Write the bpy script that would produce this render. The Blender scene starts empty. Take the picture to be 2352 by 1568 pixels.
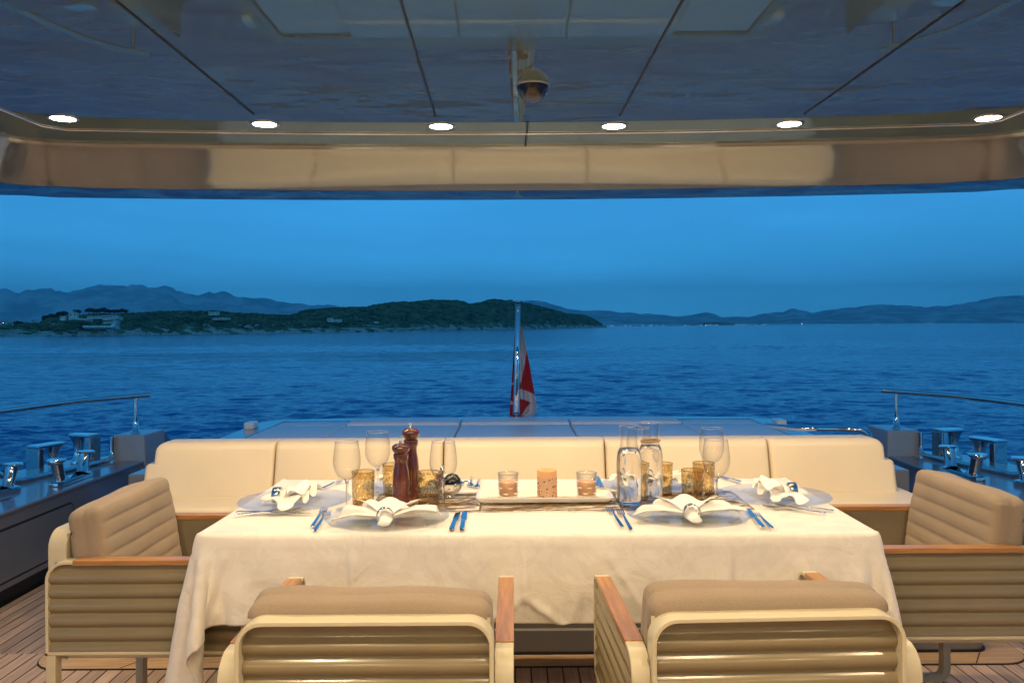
import bpy, bmesh, math, random
import numpy as np
from mathutils import Vector, Matrix, noise as mnoise

# ------------------------------------------------------------------ camera, sky, sun, exposure
SC = bpy.context.scene
COL = SC.collection
F, CX, CY, ZC = 1900.0, 1177.0, 745.0, 1.30        # focal length and principal point in units of a 2352 px wide picture
ROLL = 0.0060
cd = bpy.data.cameras.new("camera"); cam = bpy.data.objects.new("camera", cd); COL.objects.link(cam)
cd.sensor_width = 36.0; cd.lens = F / 2352 * 36
cd.shift_y = -39.0 / 2352; cd.shift_x = -1.0 / 2352
cd.clip_start = 0.05; cd.clip_end = 60000
cam.matrix_world = Matrix.Translation((0, 0, ZC)) @ Matrix.Rotation(math.radians(90), 4, 'X') @ Matrix.Rotation(-ROLL, 4, 'Z')
SC.camera = cam
SC.view_settings.view_transform = 'Standard'
SC.view_settings.look = 'None'
SC.view_settings.exposure = 0.8
SC.view_settings.gamma = 1.0
SC.cycles.use_denoising = True
SC.cycles.max_bounces = 10
SC.cycles.transparent_max_bounces = 24
SC.cycles.transmission_bounces = 10
SC.cycles.volume_bounces = 0
SC.cycles.caustics_reflective = True
SC.cycles.sample_clamp_indirect = 4.0

SUN_EL, SUN_ROT = math.radians(14), math.radians(180)
W = bpy.data.worlds.new("World"); SC.world = W; W.use_nodes = True
nt = W.node_tree; nt.nodes.clear()
def wn(t, **k):
    n = nt.nodes.new(t)
    for a, b in k.items(): setattr(n, a, b)
    return n
sky = wn('ShaderNodeTexSky', sky_type='NISHITA', sun_disc=False, sun_elevation=SUN_EL, sun_rotation=SUN_ROT)
sky.altitude = 0; sky.dust_density = 0.3; sky.ozone_density = 2.0; sky.air_density = 1.0
tint = wn('ShaderNodeMix', data_type='RGBA', blend_type='MULTIPLY'); tint.inputs[0].default_value = 1.0
tint.inputs[7].default_value = (0.118, 0.535, 0.79, 1)        # the camera is balanced for the warm lamps, dusk turns deep blue
# thin high cloud streaks
tc = wn('ShaderNodeTexCoord'); lift = wn('ShaderNodeMapping'); lift.inputs['Scale'].default_value = (1, 1, .7); lift.inputs['Location'].default_value = (0, 0, .20); mp = wn('ShaderNodeMapping'); mp.inputs['Scale'].default_value = (1.3, 1.3, 9.0)
nz = wn('ShaderNodeTexNoise'); nz.inputs['Scale'].default_value = 2.2; nz.inputs['Detail'].default_value = 6; nz.inputs['Roughness'].default_value = 0.55
rp = wn('ShaderNodeMapRange'); rp.inputs[1].default_value = 0.42; rp.inputs[2].default_value = 0.78; rp.inputs[3].default_value = 0.95; rp.inputs[4].default_value = 1.16
cl = wn('ShaderNodeMix', data_type='RGBA', blend_type='MULTIPLY'); cl.inputs[0].default_value = 1.0
sz_ = wn('ShaderNodeSeparateXYZ'); gr = wn('ShaderNodeMapRange'); gr.inputs[1].default_value = -.02; gr.inputs[2].default_value = .32; gr.inputs[3].default_value = 1.38; gr.inputs[4].default_value = 1.0
gm = wn('ShaderNodeMix', data_type='RGBA', blend_type='MULTIPLY'); gm.inputs[0].default_value = 1.0
bg = wn('ShaderNodeBackground'); bg.inputs['Strength'].default_value = 0.115
out = wn('ShaderNodeOutputWorld')
L = nt.links.new
L(tc.outputs['Generated'], lift.inputs[0]); L(lift.outputs[0], sky.inputs[0]); L(sky.outputs[0], tint.inputs[6]); L(tc.outputs['Generated'], mp.inputs[0]); L(mp.outputs[0], nz.inputs['Vector'])
L(nz.outputs[0], rp.inputs[0]); L(tint.outputs[2], cl.inputs[6]); L(rp.outputs[0], cl.inputs[7]); L(tc.outputs['Generated'], sz_.inputs[0]); L(sz_.outputs[2], gr.inputs[0]); L(cl.outputs[2], gm.inputs[6]); L(gr.outputs[0], gm.inputs[7]); L(gm.outputs[2], bg.inputs[0]); L(bg.outputs[0], out.inputs[0])

sd = bpy.data.lights.new("sun", 'SUN'); sd.energy = 0.05; sd.angle = math.radians(20); sd.color = (0.35, 0.6, 1.0)
so = bpy.data.objects.new("sun", sd); COL.objects.link(so); so.rotation_euler = (math.radians(80), 0, math.radians(-35))

WARM = (1.0, 0.735, 0.455)
LAMP_W = 14.3

# ------------------------------------------------------------------ helpers
def unroll(x, y):
    dx, dy = x - CX, y - CY
    c, s = math.cos(ROLL), math.sin(ROLL)
    return dx * c - dy * s, dx * s + dy * c
def P(x, y, Y):
    dx, dy = unroll(x, y); return Vector((dx / F * Y, Y, ZC - dy / F * Y))
def PZ(x, y, z):
    dx, dy = unroll(x, y); return P(x, y, (ZC - z) * F / dy)

def tag(o, label=None, cat=None, group=None, kind=None):
    if label: o['label'] = label
    if cat: o['category'] = cat
    if group: o['group'] = group
    if kind: o['kind'] = kind
    return o
def empty(name, loc, rz=0.0, label=None, cat=None, group=None):
    o = bpy.data.objects.new(name, None); COL.objects.link(o); o.location = loc; o.rotation_euler = (0, 0, rz)
    o.empty_display_size = 0.05
    return tag(o, label, cat, group)
def kids(o): return [c for c in COL.objects if c.parent == o]
def copy_tree(o, parent=None):
    c = o.copy(); COL.objects.link(c); c.parent = parent
    for ch in kids(o): copy_tree(ch, c)
    return c

class MB:
    def __init__(s): s.v = []; s.f = []; s.sm = []; s.mi = []; s.M = Matrix.Identity(4)
    def add(s, vs, fs, smooth=False, mi=0):
        b = len(s.v); s.v += [tuple(s.M @ Vector(v)) for v in vs]
        for f in fs: s.f.append([b + i for i in f]); s.sm.append(smooth); s.mi.append(mi)
    def box(s, x0, x1, y0, y1, z0, z1, mi=0):
        s.add([(x0,y0,z0),(x1,y0,z0),(x1,y1,z0),(x0,y1,z0),(x0,y0,z1),(x1,y0,z1),(x1,y1,z1),(x0,y1,z1)],
              [(0,3,2,1),(4,5,6,7),(0,1,5,4),(1,2,6,5),(2,3,7,6),(3,0,4,7)], mi=mi)
    def prism(s, poly, z0, z1, mi=0):
        n = len(poly)
        s.add([(x,y,z0) for x,y in poly] + [(x,y,z1) for x,y in poly],
              [list(range(n))[::-1], list(range(n, 2*n))] + [(i,(i+1)%n,n+(i+1)%n,n+i) for i in range(n)], mi=mi)
    def loft(s, A, B):                       # closed ring A to ring B with caps
        n = len(A)
        s.add(list(A)+list(B), [list(range(n))[::-1], list(range(n,2*n))] + [(i,(i+1)%n,n+(i+1)%n,n+i) for i in range(n)])
    def lathe(s, prof, seg=32, mi=0):        # profile (r, z) bottom to top
        vs = []; fs = []
        for r, z in prof:
            for k in range(seg):
                a = 2*math.pi*k/seg; vs.append((r*math.cos(a), r*math.sin(a), z))
        for i in range(len(prof)-1):
            for k in range(seg):
                k2 = (k+1) % seg; fs.append((i*seg+k, i*seg+k2, (i+1)*seg+k2, (i+1)*seg+k))
        s.add(vs, fs, True, mi)
    def tube(s, pts, r, seg=12, closed=False, caps=True):
        pts = [Vector(p) for p in pts]; n = len(pts); vs = []; fs = []
        up = Vector((0,0,1)); prev = None
        for i, p in enumerate(pts):
            a = pts[(i-1) % n] if (closed or i > 0) else p
            b = pts[(i+1) % n] if (closed or i < n-1) else p
            t = (b-a).normalized()
            if prev is None:
                u = t.cross(up)
                if u.length < 1e-3: u = t.cross(Vector((1,0,0)))
                u.normalize()
            else:
                u = (prev - t*prev.dot(t)).normalized()
            prev = u; w = t.cross(u)
            rr = r[i] if isinstance(r, (list, tuple)) else r
            for k in range(seg):
                th = 2*math.pi*k/seg; vs.append(p + u*rr*math.cos(th) + w*rr*math.sin(th))
        m = n if closed else n-1
        for i in range(m):
            j = (i+1) % n
            for k in range(seg):
                k2 = (k+1) % seg; fs.append((i*seg+k, i*seg+k2, j*seg+k2, j*seg+k))
        s.add(vs, fs, True)
        if caps and not closed:
            s.add(vs[:seg], [list(range(seg))[::-1]]); s.add(vs[-seg:], [list(range(seg))])
    def grid(s, fn, nu, nv, smooth=True, mi=0):
        vs = [fn(i/nu, j/nv) for j in range(nv+1) for i in range(nu+1)]
        s.add(vs, [(j*(nu+1)+i, j*(nu+1)+i+1, (j+1)*(nu+1)+i+1, (j+1)*(nu+1)+i) for j in range(nv) for i in range(nu)], smooth, mi)
    def build(s, name, mats, parent=None, bevel=0, bseg=2, smooth=None, merge=False, angle=None):
        me = bpy.data.meshes.new(name); me.from_pydata(s.v, [], s.f)
        for p, sm, mi in zip(me.polygons, s.sm, s.mi):
            p.use_smooth = sm if smooth is None else smooth; p.material_index = mi
        if not isinstance(mats, (list, tuple)): mats = [mats]
        for m in mats: me.materials.append(m)
        if merge:
            bm = bmesh.new(); bm.from_mesh(me); bmesh.ops.remove_doubles(bm, verts=bm.verts, dist=1e-5)
            bmesh.ops.recalc_face_normals(bm, faces=bm.faces); bm.to_mesh(me); bm.free()
        me.update()
        o = bpy.data.objects.new(name, me); COL.objects.link(o)
        if parent: o.parent = parent
        if bevel:
            b = o.modifiers.new("bevel", 'BEVEL'); b.width = bevel; b.segments = bseg; b.limit_method = 'ANGLE'; b.angle_limit = math.radians(35)
            b.harden_normals = False
            for p in me.polygons: p.use_smooth = True
            w = o.modifiers.new("wn", 'WEIGHTED_NORMAL'); w.keep_sharp = False
        return o

def rbox(mb, sx, sy, sz, r, xs=None, ys=None, zs=None, fn=None, c=(0,0,0)):
    """rounded box made of grids along given coordinate lists; fn displaces (point, normal) -> point"""
    def line(h, lst, n=10):
        base = list(lst) if lst is not None else list(np.linspace(-h+r, h-r, n))
        e = [r*(1-math.cos(math.radians(a))) for a in (0, 15, 30, 45)]
        e2 = [r*math.tan(math.radians(a)) for a in (0, 12, 24, 36, 45)]
        lo = [-h + r - q for q in e2[::-1]]; hi = [h - r + q for q in e2]
        return sorted(set([round(v, 6) for v in lo + base + hi if -h-1e-9 <= v <= h+1e-9]))
    hx, hy, hz = sx/2, sy/2, sz/2
    X, Y, Z = line(hx, xs), line(hy, ys), line(hz, zs)
    def rd(p):
        q = Vector((max(-hx+r, min(hx-r, p[0])), max(-hy+r, min(hy-r, p[1])), max(-hz+r, min(hz-r, p[2]))))
        d = (Vector(p) - q)
        d = d.normalized() if d.length > 1e-9 else Vector((0,0,1))
        w = q + d*r
        if fn: w = fn(w, d)
        return (w[0]+c[0], w[1]+c[1], w[2]+c[2])
    def face(A, B, mk, flip):
        vs = [rd(mk(a, b)) for b in B for a in A]; n = len(A)
        fs = [(j*n+i, j*n+i+1, (j+1)*n+i+1, (j+1)*n+i) for j in range(len(B)-1) for i in range(n-1)]
        if flip: fs = [f[::-1] for f in fs]
        mb.add(vs, fs, True)
    face(X, Y, lambda a,b: (a,b,hz), False); face(X, Y, lambda a,b: (a,b,-hz), True)
    face(X, Z, lambda a,b: (a,-hy,b), False); face(X, Z, lambda a,b: (a,hy,b), True)
    face(Y, Z, lambda a,b: (hx,a,b), False); face(Y, Z, lambda a,b: (-hx,a,b), True)

# ------------------------------------------------------------------ materials
def mat(name, base=(.5,.5,.5), rough=.5, metal=0., var=0., vscale=20., bump=0., bscale=200., coat=0., coatr=.03, sheen=0., spec=.5, trans=0., ior=1.5, coords='Object', bdist=.001, stretch=None, col2=None):
    m = bpy.data.materials.new(name); m.use_nodes = True; n = m.node_tree; b = n.nodes['Principled BSDF']
    def S(k, v):
        if k in b.inputs: b.inputs[k].default_value = v
    S('Base Color', (*base, 1)); S('Roughness', rough); S('Metallic', metal); S('Coat Weight', coat); S('Coat Roughness', coatr)
    S('Sheen Weight', sheen); S('Specular IOR Level', spec); S('Transmission Weight', trans); S('IOR', ior)
    tcn = n.nodes.new('ShaderNodeTexCoord'); src = tcn.outputs[coords]
    if stretch:
        mpn = n.nodes.new('ShaderNodeMapping'); mpn.inputs['Scale'].default_value = stretch; n.links.new(src, mpn.inputs[0]); src = mpn.outputs[0]
    if var or col2:
        t = n.nodes.new('ShaderNodeTexNoise'); t.inputs['Scale'].default_value = vscale; t.inputs['Detail'].default_value = 6
        n.links.new(src, t.inputs['Vector'])
        cr = n.nodes.new('ShaderNodeValToRGB'); cr.color_ramp.elements[0].position = .35; cr.color_ramp.elements[1].position = .65
        a = tuple(c*(1-var) for c in base); d = col2 or tuple(min(1, c*(1+var)) for c in base)
        cr.color_ramp.elements[0].color = (*a, 1); cr.color_ramp.elements[1].color = (*d, 1)
        n.links.new(t.outputs[0], cr.inputs[0]); n.links.new(cr.outputs[0], b.inputs['Base Color'])
    if bump:
        t = n.nodes.new('ShaderNodeTexNoise'); t.inputs['Scale'].default_value = bscale; t.inputs['Detail'].default_value = 4
        n.links.new(src, t.inputs['Vector'])
        bn = n.nodes.new('ShaderNodeBump'); bn.inputs['Strength'].default_value = bump; bn.inputs['Distance'].default_value = bdist
        n.links.new(t.outputs[0], bn.inputs['Height']); n.links.new(bn.outputs[0], b.inputs['Normal'])
        if coat: n.links.new(bn.outputs[0], b.inputs['Coat Normal'])
    return m

def thin_glass(name, color=(1,1,1), edge=0.0, bump=None, bscale=60, bdist=.002, gl=(1,1,1), ior=1.45, minf=0.0, pwr=5.0):
    """a thin glass wall: Fresnel reflection over a clear (or tinted) see-through wall"""
    m = bpy.data.materials.new(name); m.use_nodes = True; n = m.node_tree; n.nodes.clear()
    o = n.nodes.new('ShaderNodeOutputMaterial'); mx = n.nodes.new('ShaderNodeMixShader')
    tr = n.nodes.new('ShaderNodeBsdfTransparent'); tr.inputs[0].default_value = (*color, 1)
    g = n.nodes.new('ShaderNodeBsdfGlossy'); g.inputs['Roughness'].default_value = .015; g.inputs[0].default_value = (*gl, 1)
    f0 = ((ior-1)/(ior+1))**2
    fr = n.nodes.new('ShaderNodeLayerWeight'); fr.inputs[0].default_value = .5
    pw = n.nodes.new('ShaderNodeMath'); pw.operation = 'POWER'; pw.inputs[1].default_value = 4.5; n.links.new(fr.outputs['Facing'], pw.inputs[0]); pw.inputs[1].default_value = pwr
    ma = n.nodes.new('ShaderNodeMath'); ma.operation = 'MULTIPLY_ADD'; ma.inputs[1].default_value = 1-f0; ma.inputs[2].default_value = f0*.7; n.links.new(pw.outputs[0], ma.inputs[0])
    n.links.new(tr.outputs[0], mx.inputs[1]); n.links.new(g.outputs[0], mx.inputs[2]); n.links.new(mx.outputs[0], o.inputs[0])
    fac = ma.outputs[0]
    if minf:
        ad = n.nodes.new('ShaderNodeMath'); ad.operation = 'MAXIMUM'; ad.inputs[1].default_value = minf; n.links.new(fac, ad.inputs[0]); fac = ad.outputs[0]
    n.links.new(fac, mx.inputs[0])
    if edge:                                    # a longer path through the wall near the rim darkens it
        lw = n.nodes.new('ShaderNodeLayerWeight'); lw.inputs[0].default_value = .35
        mc = n.nodes.new('ShaderNodeMix'); mc.data_type = 'RGBA'; mc.inputs[6].default_value = (*color, 1); mc.inputs[7].default_value = (*[c*(1-edge) for c in color], 1)
        n.links.new(lw.outputs['Facing'], mc.inputs[0]); n.links.new(mc.outputs[2], tr.inputs[0])
    if bump:
        tcn = n.nodes.new('ShaderNodeTexCoord'); vo = n.nodes.new('ShaderNodeTexVoronoi'); vo.inputs['Scale'].default_value = bscale
        mpn = n.nodes.new('ShaderNodeMapping'); mpn.inputs['Scale'].default_value = (1, 1, .6)
        n.links.new(tcn.outputs['Object'], mpn.inputs[0]); n.links.new(mpn.outputs[0], vo.inputs['Vector'])
        bn = n.nodes.new('ShaderNodeBump'); bn.inputs['Strength'].default_value = bump; bn.inputs['Distance'].default_value = bdist
        n.links.new(vo.outputs['Distance'], bn.inputs['Height'])
        for q in (g, fr): n.links.new(bn.outputs[0], q.inputs['Normal'])
        if edge: n.links.new(bn.outputs[0], lw.inputs['Normal'])
    return m

def emis(name, color, strength):
    m = bpy.data.materials.new(name); m.use_nodes = True; n = m.node_tree; n.nodes.clear()
    o = n.nodes.new('ShaderNodeOutputMaterial'); e = n.nodes.new('ShaderNodeEmission'); e.inputs[0].default_value = (*color, 1); e.inputs[1].default_value = strength
    n.links.new(e.outputs[0], o.inputs[0]); return m

M = {}
M['chrome'] = mat('polished_steel', (.78,.78,.78), .045, 1.0, bump=.05, bscale=9, bdist=.004)
M['steel'] = mat('cutlery_steel', (.75,.75,.74), .10, 1.0, bump=.05, bscale=60)
M['brushed'] = mat('brushed_steel', (.55,.53,.5), .28, 1.0, bump=.08, bscale=90)
M['leather'] = mat('cream_vinyl', (.68,.585,.43), .42, var=.035, vscale=3, bump=.10, bscale=420, bdist=.0006, spec=.35)
M['leather_pad'] = mat('white_vinyl', (.80,.80,.80), .38, var=.03, vscale=3, bump=.15, bscale=7, bdist=.006, spec=.5)
M['frame'] = mat('beige_powder_coat', (.60,.53,.36), .38, var=.02, vscale=30, bump=.08, bscale=500, bdist=.0004, spec=.5)
M['panel'] = mat('taupe_corrugated_metal', (.25,.20,.11), .20, var=.03, vscale=8, bump=.05, bscale=400, bdist=.0004, spec=.6)
M['navy'] = mat('dark_blue_gloss_paint', (.13,.145,.18), .35, coat=1.0, coatr=.02, bump=.03, bscale=2.5, bdist=.004)
M['greypaint'] = mat('grey_gloss_paint', (.34,.36,.38), .4, coat=.6, coatr=.04, bump=.03, bscale=3, bdist=.004)
M['ceil'] = mat('ceiling_lacquer', (.225,.345,.325), .018, .55, bump=.02, bscale=3.4, bdist=.004, spec=.6)
M['fascia'] = mat('grey_lacquer', (.37,.395,.40), .075, .58, spec=.6)
M['lip'] = mat('lip_gloss_paint', (.17,.31,.28), .02, .7, bump=.02, bscale=3, bdist=.004)
M['black'] = mat('black_rubber', (.012,.012,.012), .5)
M['wood_dark'] = mat('dark_stained_beech', (.105,.024,.009), .18, var=.45, vscale=14, coat=.8, coatr=.05, stretch=(1,1,.25))
M['linen'] = mat('white_napkin_cotton', (.86,.83,.76), .8, sheen=.2, bump=.25, bscale=700, bdist=.0004)
M['ceramic'] = mat('white_porcelain', (.85,.82,.74), .12, coat=.5, bump=.02, bscale=20)
M['wax'] = mat('apricot_wax', (.75,.42,.20), .5, var=.08, vscale=40)
M['salt'] = mat('pink_salt', (.85,.42,.26), .35, var=.25, vscale=120)
M['cork'] = mat('cork_stick', (.33,.14,.06), .8, var=.4, vscale=150)
M['jet'] = mat('black_ceramic', (.01,.009,.009), .12, coat=.6)
M['gold'] = mat('woven_gold_vinyl', (.27,.17,.06), .35, .6, var=.4, vscale=40)
M['red'] = mat('flag_red', (.38,.005,.014), .8, sheen=.1, bump=.2, bscale=300)
M['white'] = mat('flag_white', (.50,.48,.49), .8, sheen=.1, bump=.2, bscale=300)
M['glass'] = thin_glass('clear_glass', (.995,.995,.995), edge=.34, ior=1.45)
M['foot'] = thin_glass('clear_glass_foot', (.93,.95,.97), edge=.35, ior=1.7, minf=.10)
M['amber'] = thin_glass('amber_hammered_glass', (.98,.91,.72), edge=.45, bump=.9, bscale=150, bdist=.004, ior=1.6, minf=.06)
def _amber(m):                                     # the hammered facets are thick and dark at their edges, thin and pale in the middle
    n = m.node_tree; vo = [q for q in n.nodes if q.type == 'TEX_VORONOI'][0]; mc = [q for q in n.nodes if q.type == 'MIX'][0]; tr = [q for q in n.nodes if q.type == 'BSDF_TRANSPARENT'][0]
    cr = n.nodes.new('ShaderNodeValToRGB'); e = cr.color_ramp.elements; e[0].position = .25; e[0].color = (1,1,1,1); e[1].position = .62; e[1].color = (.84,.72,.50,1)
    n.links.new(vo.outputs['Distance'], cr.inputs[0]); mx = n.nodes.new('ShaderNodeMix'); mx.data_type = 'RGBA'; mx.blend_type = 'MULTIPLY'; mx.inputs[0].default_value = 1
    n.links.new(mc.outputs[2], mx.inputs[6]); n.links.new(cr.outputs[0], mx.inputs[7]); n.links.new(mx.outputs[2], tr.inputs[0])
_amber(M['amber'])
M['water'] = mat('drinking_water', (1,1,1), 0.0, trans=1.0, ior=1.33)
M['rope'] = mat('jute_rope', (.40,.25,.12), .9, var=.3, vscale=300)
M['skirting'] = mat('sofa_base_panel', (.22,.19,.15), .45, var=.04, vscale=2)
M['plinth'] = mat('sofa_plinth_paint', (.24,.22,.20), .4)
M['sock'] = mat('socket_cover', (.75,.70,.58), .4)
M['green'] = mat('green_socket_insert', (.02,.16,.07), .4)
M['lens'] = emis('lit_lamp_lens', (1.0,.80,.52), 70)
M['pebble'] = mat('oyster_wall_panel', (.35,.30,.23), .4, var=.05, vscale=2)

def charger_mat():
    m = thin_glass('ringed_charger_glass', (.93,.94,.95), ior=1.5, minf=.03, pwr=6.5)
    n = m.node_tree
    tcn = n.nodes.new('ShaderNodeTexCoord'); sp = n.nodes.new('ShaderNodeVectorMath'); sp.operation = 'MULTIPLY'; sp.inputs[1].default_value = (1,1,0)
    ln = n.nodes.new('ShaderNodeVectorMath'); ln.operation = 'LENGTH'; mu = n.nodes.new('ShaderNodeMath'); mu.operation = 'MULTIPLY'; mu.inputs[1].default_value = 900
    sn = n.nodes.new('ShaderNodeMath'); sn.operation = 'SINE'; bn = n.nodes.new('ShaderNodeBump'); bn.inputs['Strength'].default_value = .35; bn.inputs['Distance'].default_value = .001
    n.links.new(tcn.outputs['Object'], sp.inputs[0]); n.links.new(sp.outputs[0], ln.inputs[0]); n.links.new(ln.outputs['Value'], mu.inputs[0]); n.links.new(mu.outputs[0], sn.inputs[0]); n.links.new(sn.outputs[0], bn.inputs['Height'])
    for q in n.nodes:
        if q.type in ('BSDF_GLOSSY', 'LAYER_WEIGHT'): n.links.new(bn.outputs[0], q.inputs['Normal'])
    return m
M['charger'] = charger_mat()
M['ar'] = mat('amber_rim', (.30,.20,.09), .05, trans=.5)
M['rimg'] = mat('glass_rim', (1,1,1), .02, trans=1.0, ior=1.5)
M['stemg'] = mat('glass_stem', (1,1,1), .0, trans=1.0, ior=1.45)

def fabric_mat():                                   # open-weave mesh upholstery
    m = mat('brown_mesh_fabric', (.32,.245,.17), .85, var=.07, vscale=5, sheen=.15, spec=.2); n = m.node_tree; b = n.nodes['Principled BSDF']
    tcn = n.nodes.new('ShaderNodeTexCoord'); t = n.nodes.new('ShaderNodeTexNoise'); t.inputs['Scale'].default_value = 420; t.inputs['Detail'].default_value = 1; n.links.new(tcn.outputs['Object'], t.inputs['Vector'])
    mr = n.nodes.new('ShaderNodeMapRange'); mr.inputs[1].default_value = .3; mr.inputs[2].default_value = .7; mr.inputs[3].default_value = .88; mr.inputs[4].default_value = 1.08
    n.links.new(t.outputs[0], mr.inputs[0])
    mx = n.nodes.new('ShaderNodeMix'); mx.data_type = 'RGBA'; mx.blend_type = 'MULTIPLY'; mx.inputs[0].default_value = 1
    old = b.inputs['Base Color'].links[0].from_socket
    n.links.new(old, mx.inputs[6]); n.links.new(mr.outputs[0], mx.inputs[7]); n.links.new(mx.outputs[2], b.inputs['Base Color'])
    bn = n.nodes.new('ShaderNodeBump'); bn.inputs['Strength'].default_value = .2; bn.inputs['Distance'].default_value = .0006
    n.links.new(t.outputs[0], bn.inputs['Height']); n.links.new(bn.outputs[0], b.inputs['Normal'])
    return m
M['fabric'] = fabric_mat()

M['arm_mesh'] = mat('taupe_mesh_panel', (.20,.165,.11), .6, var=.10, vscale=9, bump=.2, bscale=500, bdist=.0005)
def cloth_mat():                                    # damask table linen with press creases
    m = mat('damask_linen', (.80,.75,.66), .62, sheen=.25, spec=.3); n = m.node_tree; b = n.nodes['Principled BSDF']
    tcn = n.nodes.new('ShaderNodeTexCoord'); src = tcn.outputs['UV']
    t = n.nodes.new('ShaderNodeTexNoise'); t.inputs['Scale'].default_value = 11; t.inputs['Detail'].default_value = 3; t.inputs['Distortion'].default_value = 2.2
    n.links.new(src, t.inputs['Vector'])
    cr = n.nodes.new('ShaderNodeValToRGB'); cr.color_ramp.elements[0].position = .49; cr.color_ramp.elements[1].position = .51
    n.links.new(t.outputs[0], cr.inputs[0])
    mr = n.nodes.new('ShaderNodeMapRange'); mr.inputs[3].default_value = .50; mr.inputs[4].default_value = .72; n.links.new(cr.outputs[0], mr.inputs[0]); n.links.new(mr.outputs[0], b.inputs['Roughness'])
    mc = n.nodes.new('ShaderNodeMix'); mc.data_type = 'RGBA'; mc.inputs[6].default_value = (.80,.74,.65,1); mc.inputs[7].default_value = (.83,.775,.69,1)
    n.links.new(cr.outputs[0], mc.inputs[0]); n.links.new(mc.outputs[2], b.inputs['Base Color'])
    w = n.nodes.new('ShaderNodeTexNoise'); w.inputs['Scale'].default_value = 5; w.inputs['Detail'].default_value = 5; w.inputs['Distortion'].default_value = 1.0
    n.links.new(src, w.inputs['Vector'])
    b1 = n.nodes.new('ShaderNodeBump'); b1.inputs['Strength'].default_value = .8; b1.inputs['Distance'].default_value = .018; n.links.new(w.outputs[0], b1.inputs['Height'])
    b2 = n.nodes.new('ShaderNodeBump'); b2.inputs['Strength'].default_value = .12; b2.inputs['Distance'].default_value = .001; n.links.new(cr.outputs[0], b2.inputs['Height']); n.links.new(b1.outputs[0], b2.inputs['Normal'])
    n.links.new(b2.outputs[0], b.inputs['Normal'])
    return m
M['cloth'] = cloth_mat()

def teak(name, plank=0.0595, axis=0, caulk=True, base=(.70,.49,.34)):
    m = bpy.data.materials.new(name); m.use_nodes = True; n = m.node_tree; b = n.nodes['Principled BSDF']; lk = n.links.new
    tcn = n.nodes.new('ShaderNodeTexCoord'); sep = n.nodes.new('ShaderNodeSeparateXYZ'); lk(tcn.outputs['Object'], sep.inputs[0])
    dv = n.nodes.new('ShaderNodeMath'); dv.operation = 'DIVIDE'; dv.inputs[1].default_value = plank; lk(sep.outputs[axis], dv.inputs[0])
    fl = n.nodes.new('ShaderNodeMath'); fl.operation = 'FLOOR'; lk(dv.outputs[0], fl.inputs[0])
    fr = n.nodes.new('ShaderNodeMath'); fr.operation = 'FRACT'; lk(dv.outputs[0], fr.inputs[0])
    # plank end joints every 2.1 m with a per-plank offset
    wn1 = n.nodes.new('ShaderNodeTexWhiteNoise'); wn1.noise_dimensions = '1D'; lk(fl.outputs[0], wn1.inputs['W'])
    oth = 1 - axis
    ad = n.nodes.new('ShaderNodeMath'); ad.operation = 'MULTIPLY_ADD'; ad.inputs[1].default_value = 2.1; lk(wn1.outputs['Value'], ad.inputs[0]); lk(sep.outputs[oth], ad.inputs[2])
    mo = n.nodes.new('ShaderNodeMath'); mo.operation = 'DIVIDE'; mo.inputs[1].default_value = 2.1; lk(ad.outputs[0], mo.inputs[0])
    f2 = n.nodes.new('ShaderNodeMath'); f2.operation = 'FLOOR'; lk(mo.outputs[0], f2.inputs[0])
    idn = n.nodes.new('ShaderNodeMath'); idn.operation = 'MULTIPLY_ADD'; idn.inputs[1].default_value = 7.13; lk(f2.outputs[0], idn.inputs[0]); lk(fl.outputs[0], idn.inputs[2])
    wn2 = n.nodes.new('ShaderNodeTexWhiteNoise'); wn2.noise_dimensions = '1D'; lk(idn.outputs[0], wn2.inputs['W'])
    mp_ = n.nodes.new('ShaderNodeMapping'); mp_.inputs['Scale'].default_value = (60, 3, 60) if axis == 0 else (3, 60, 60); lk(tcn.outputs['Object'], mp_.inputs[0])
    g = n.nodes.new('ShaderNodeTexNoise'); g.noise_dimensions = '4D'; g.inputs['Scale'].default_value = 1.6; g.inputs['Detail'].default_value = 8; g.inputs['Roughness'].default_value = .65
    lk(mp_.outputs[0], g.inputs['Vector']); lk(idn.outputs[0], g.inputs['W'])
    cr = n.nodes.new('ShaderNodeValToRGB'); cr.color_ramp.elements[0].position = .3; cr.color_ramp.elements[1].position = .72
    cr.color_ramp.elements[0].color = (*[c*.62 for c in base], 1); cr.color_ramp.elements[1].color = (*[min(1, c*1.25) for c in base], 1)
    lk(g.outputs[0], cr.inputs[0])
    mr = n.nodes.new('ShaderNodeMapRange'); mr.inputs[3].default_value = .78; mr.inputs[4].default_value = 1.18; lk(wn2.outputs['Value'], mr.inputs[0])
    mx = n.nodes.new('ShaderNodeMix'); mx.data_type = 'RGBA'; mx.blend_type = 'MULTIPLY'; mx.inputs[0].default_value = 1; lk(cr.outputs[0], mx.inputs[6]); lk(mr.outputs[0], mx.inputs[7])
    last = mx.outputs[2]
    b.inputs['Roughness'].default_value = .5
    if caulk:
        lt = n.nodes.new('ShaderNodeMath'); lt.operation = 'LESS_THAN'; lt.inputs[1].default_value = .095; lk(fr.outputs[0], lt.inputs[0])
        mk = n.nodes.new('ShaderNodeMix'); mk.data_type = 'RGBA'; lk(lt.outputs[0], mk.inputs[0]); lk(last, mk.inputs[6]); mk.inputs[7].default_value = (.010,.009,.009,1); last = mk.outputs[2]
    lk(last, b.inputs['Base Color'])
    bn = n.nodes.new('ShaderNodeBump'); bn.inputs['Strength'].default_value = .25; bn.inputs['Distance'].default_value = .001; lk(g.outputs[0], bn.inputs['Height']); lk(bn.outputs[0], b.inputs['Normal'])
    return m
M['deck'] = teak('teak_deck_planking')
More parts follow.
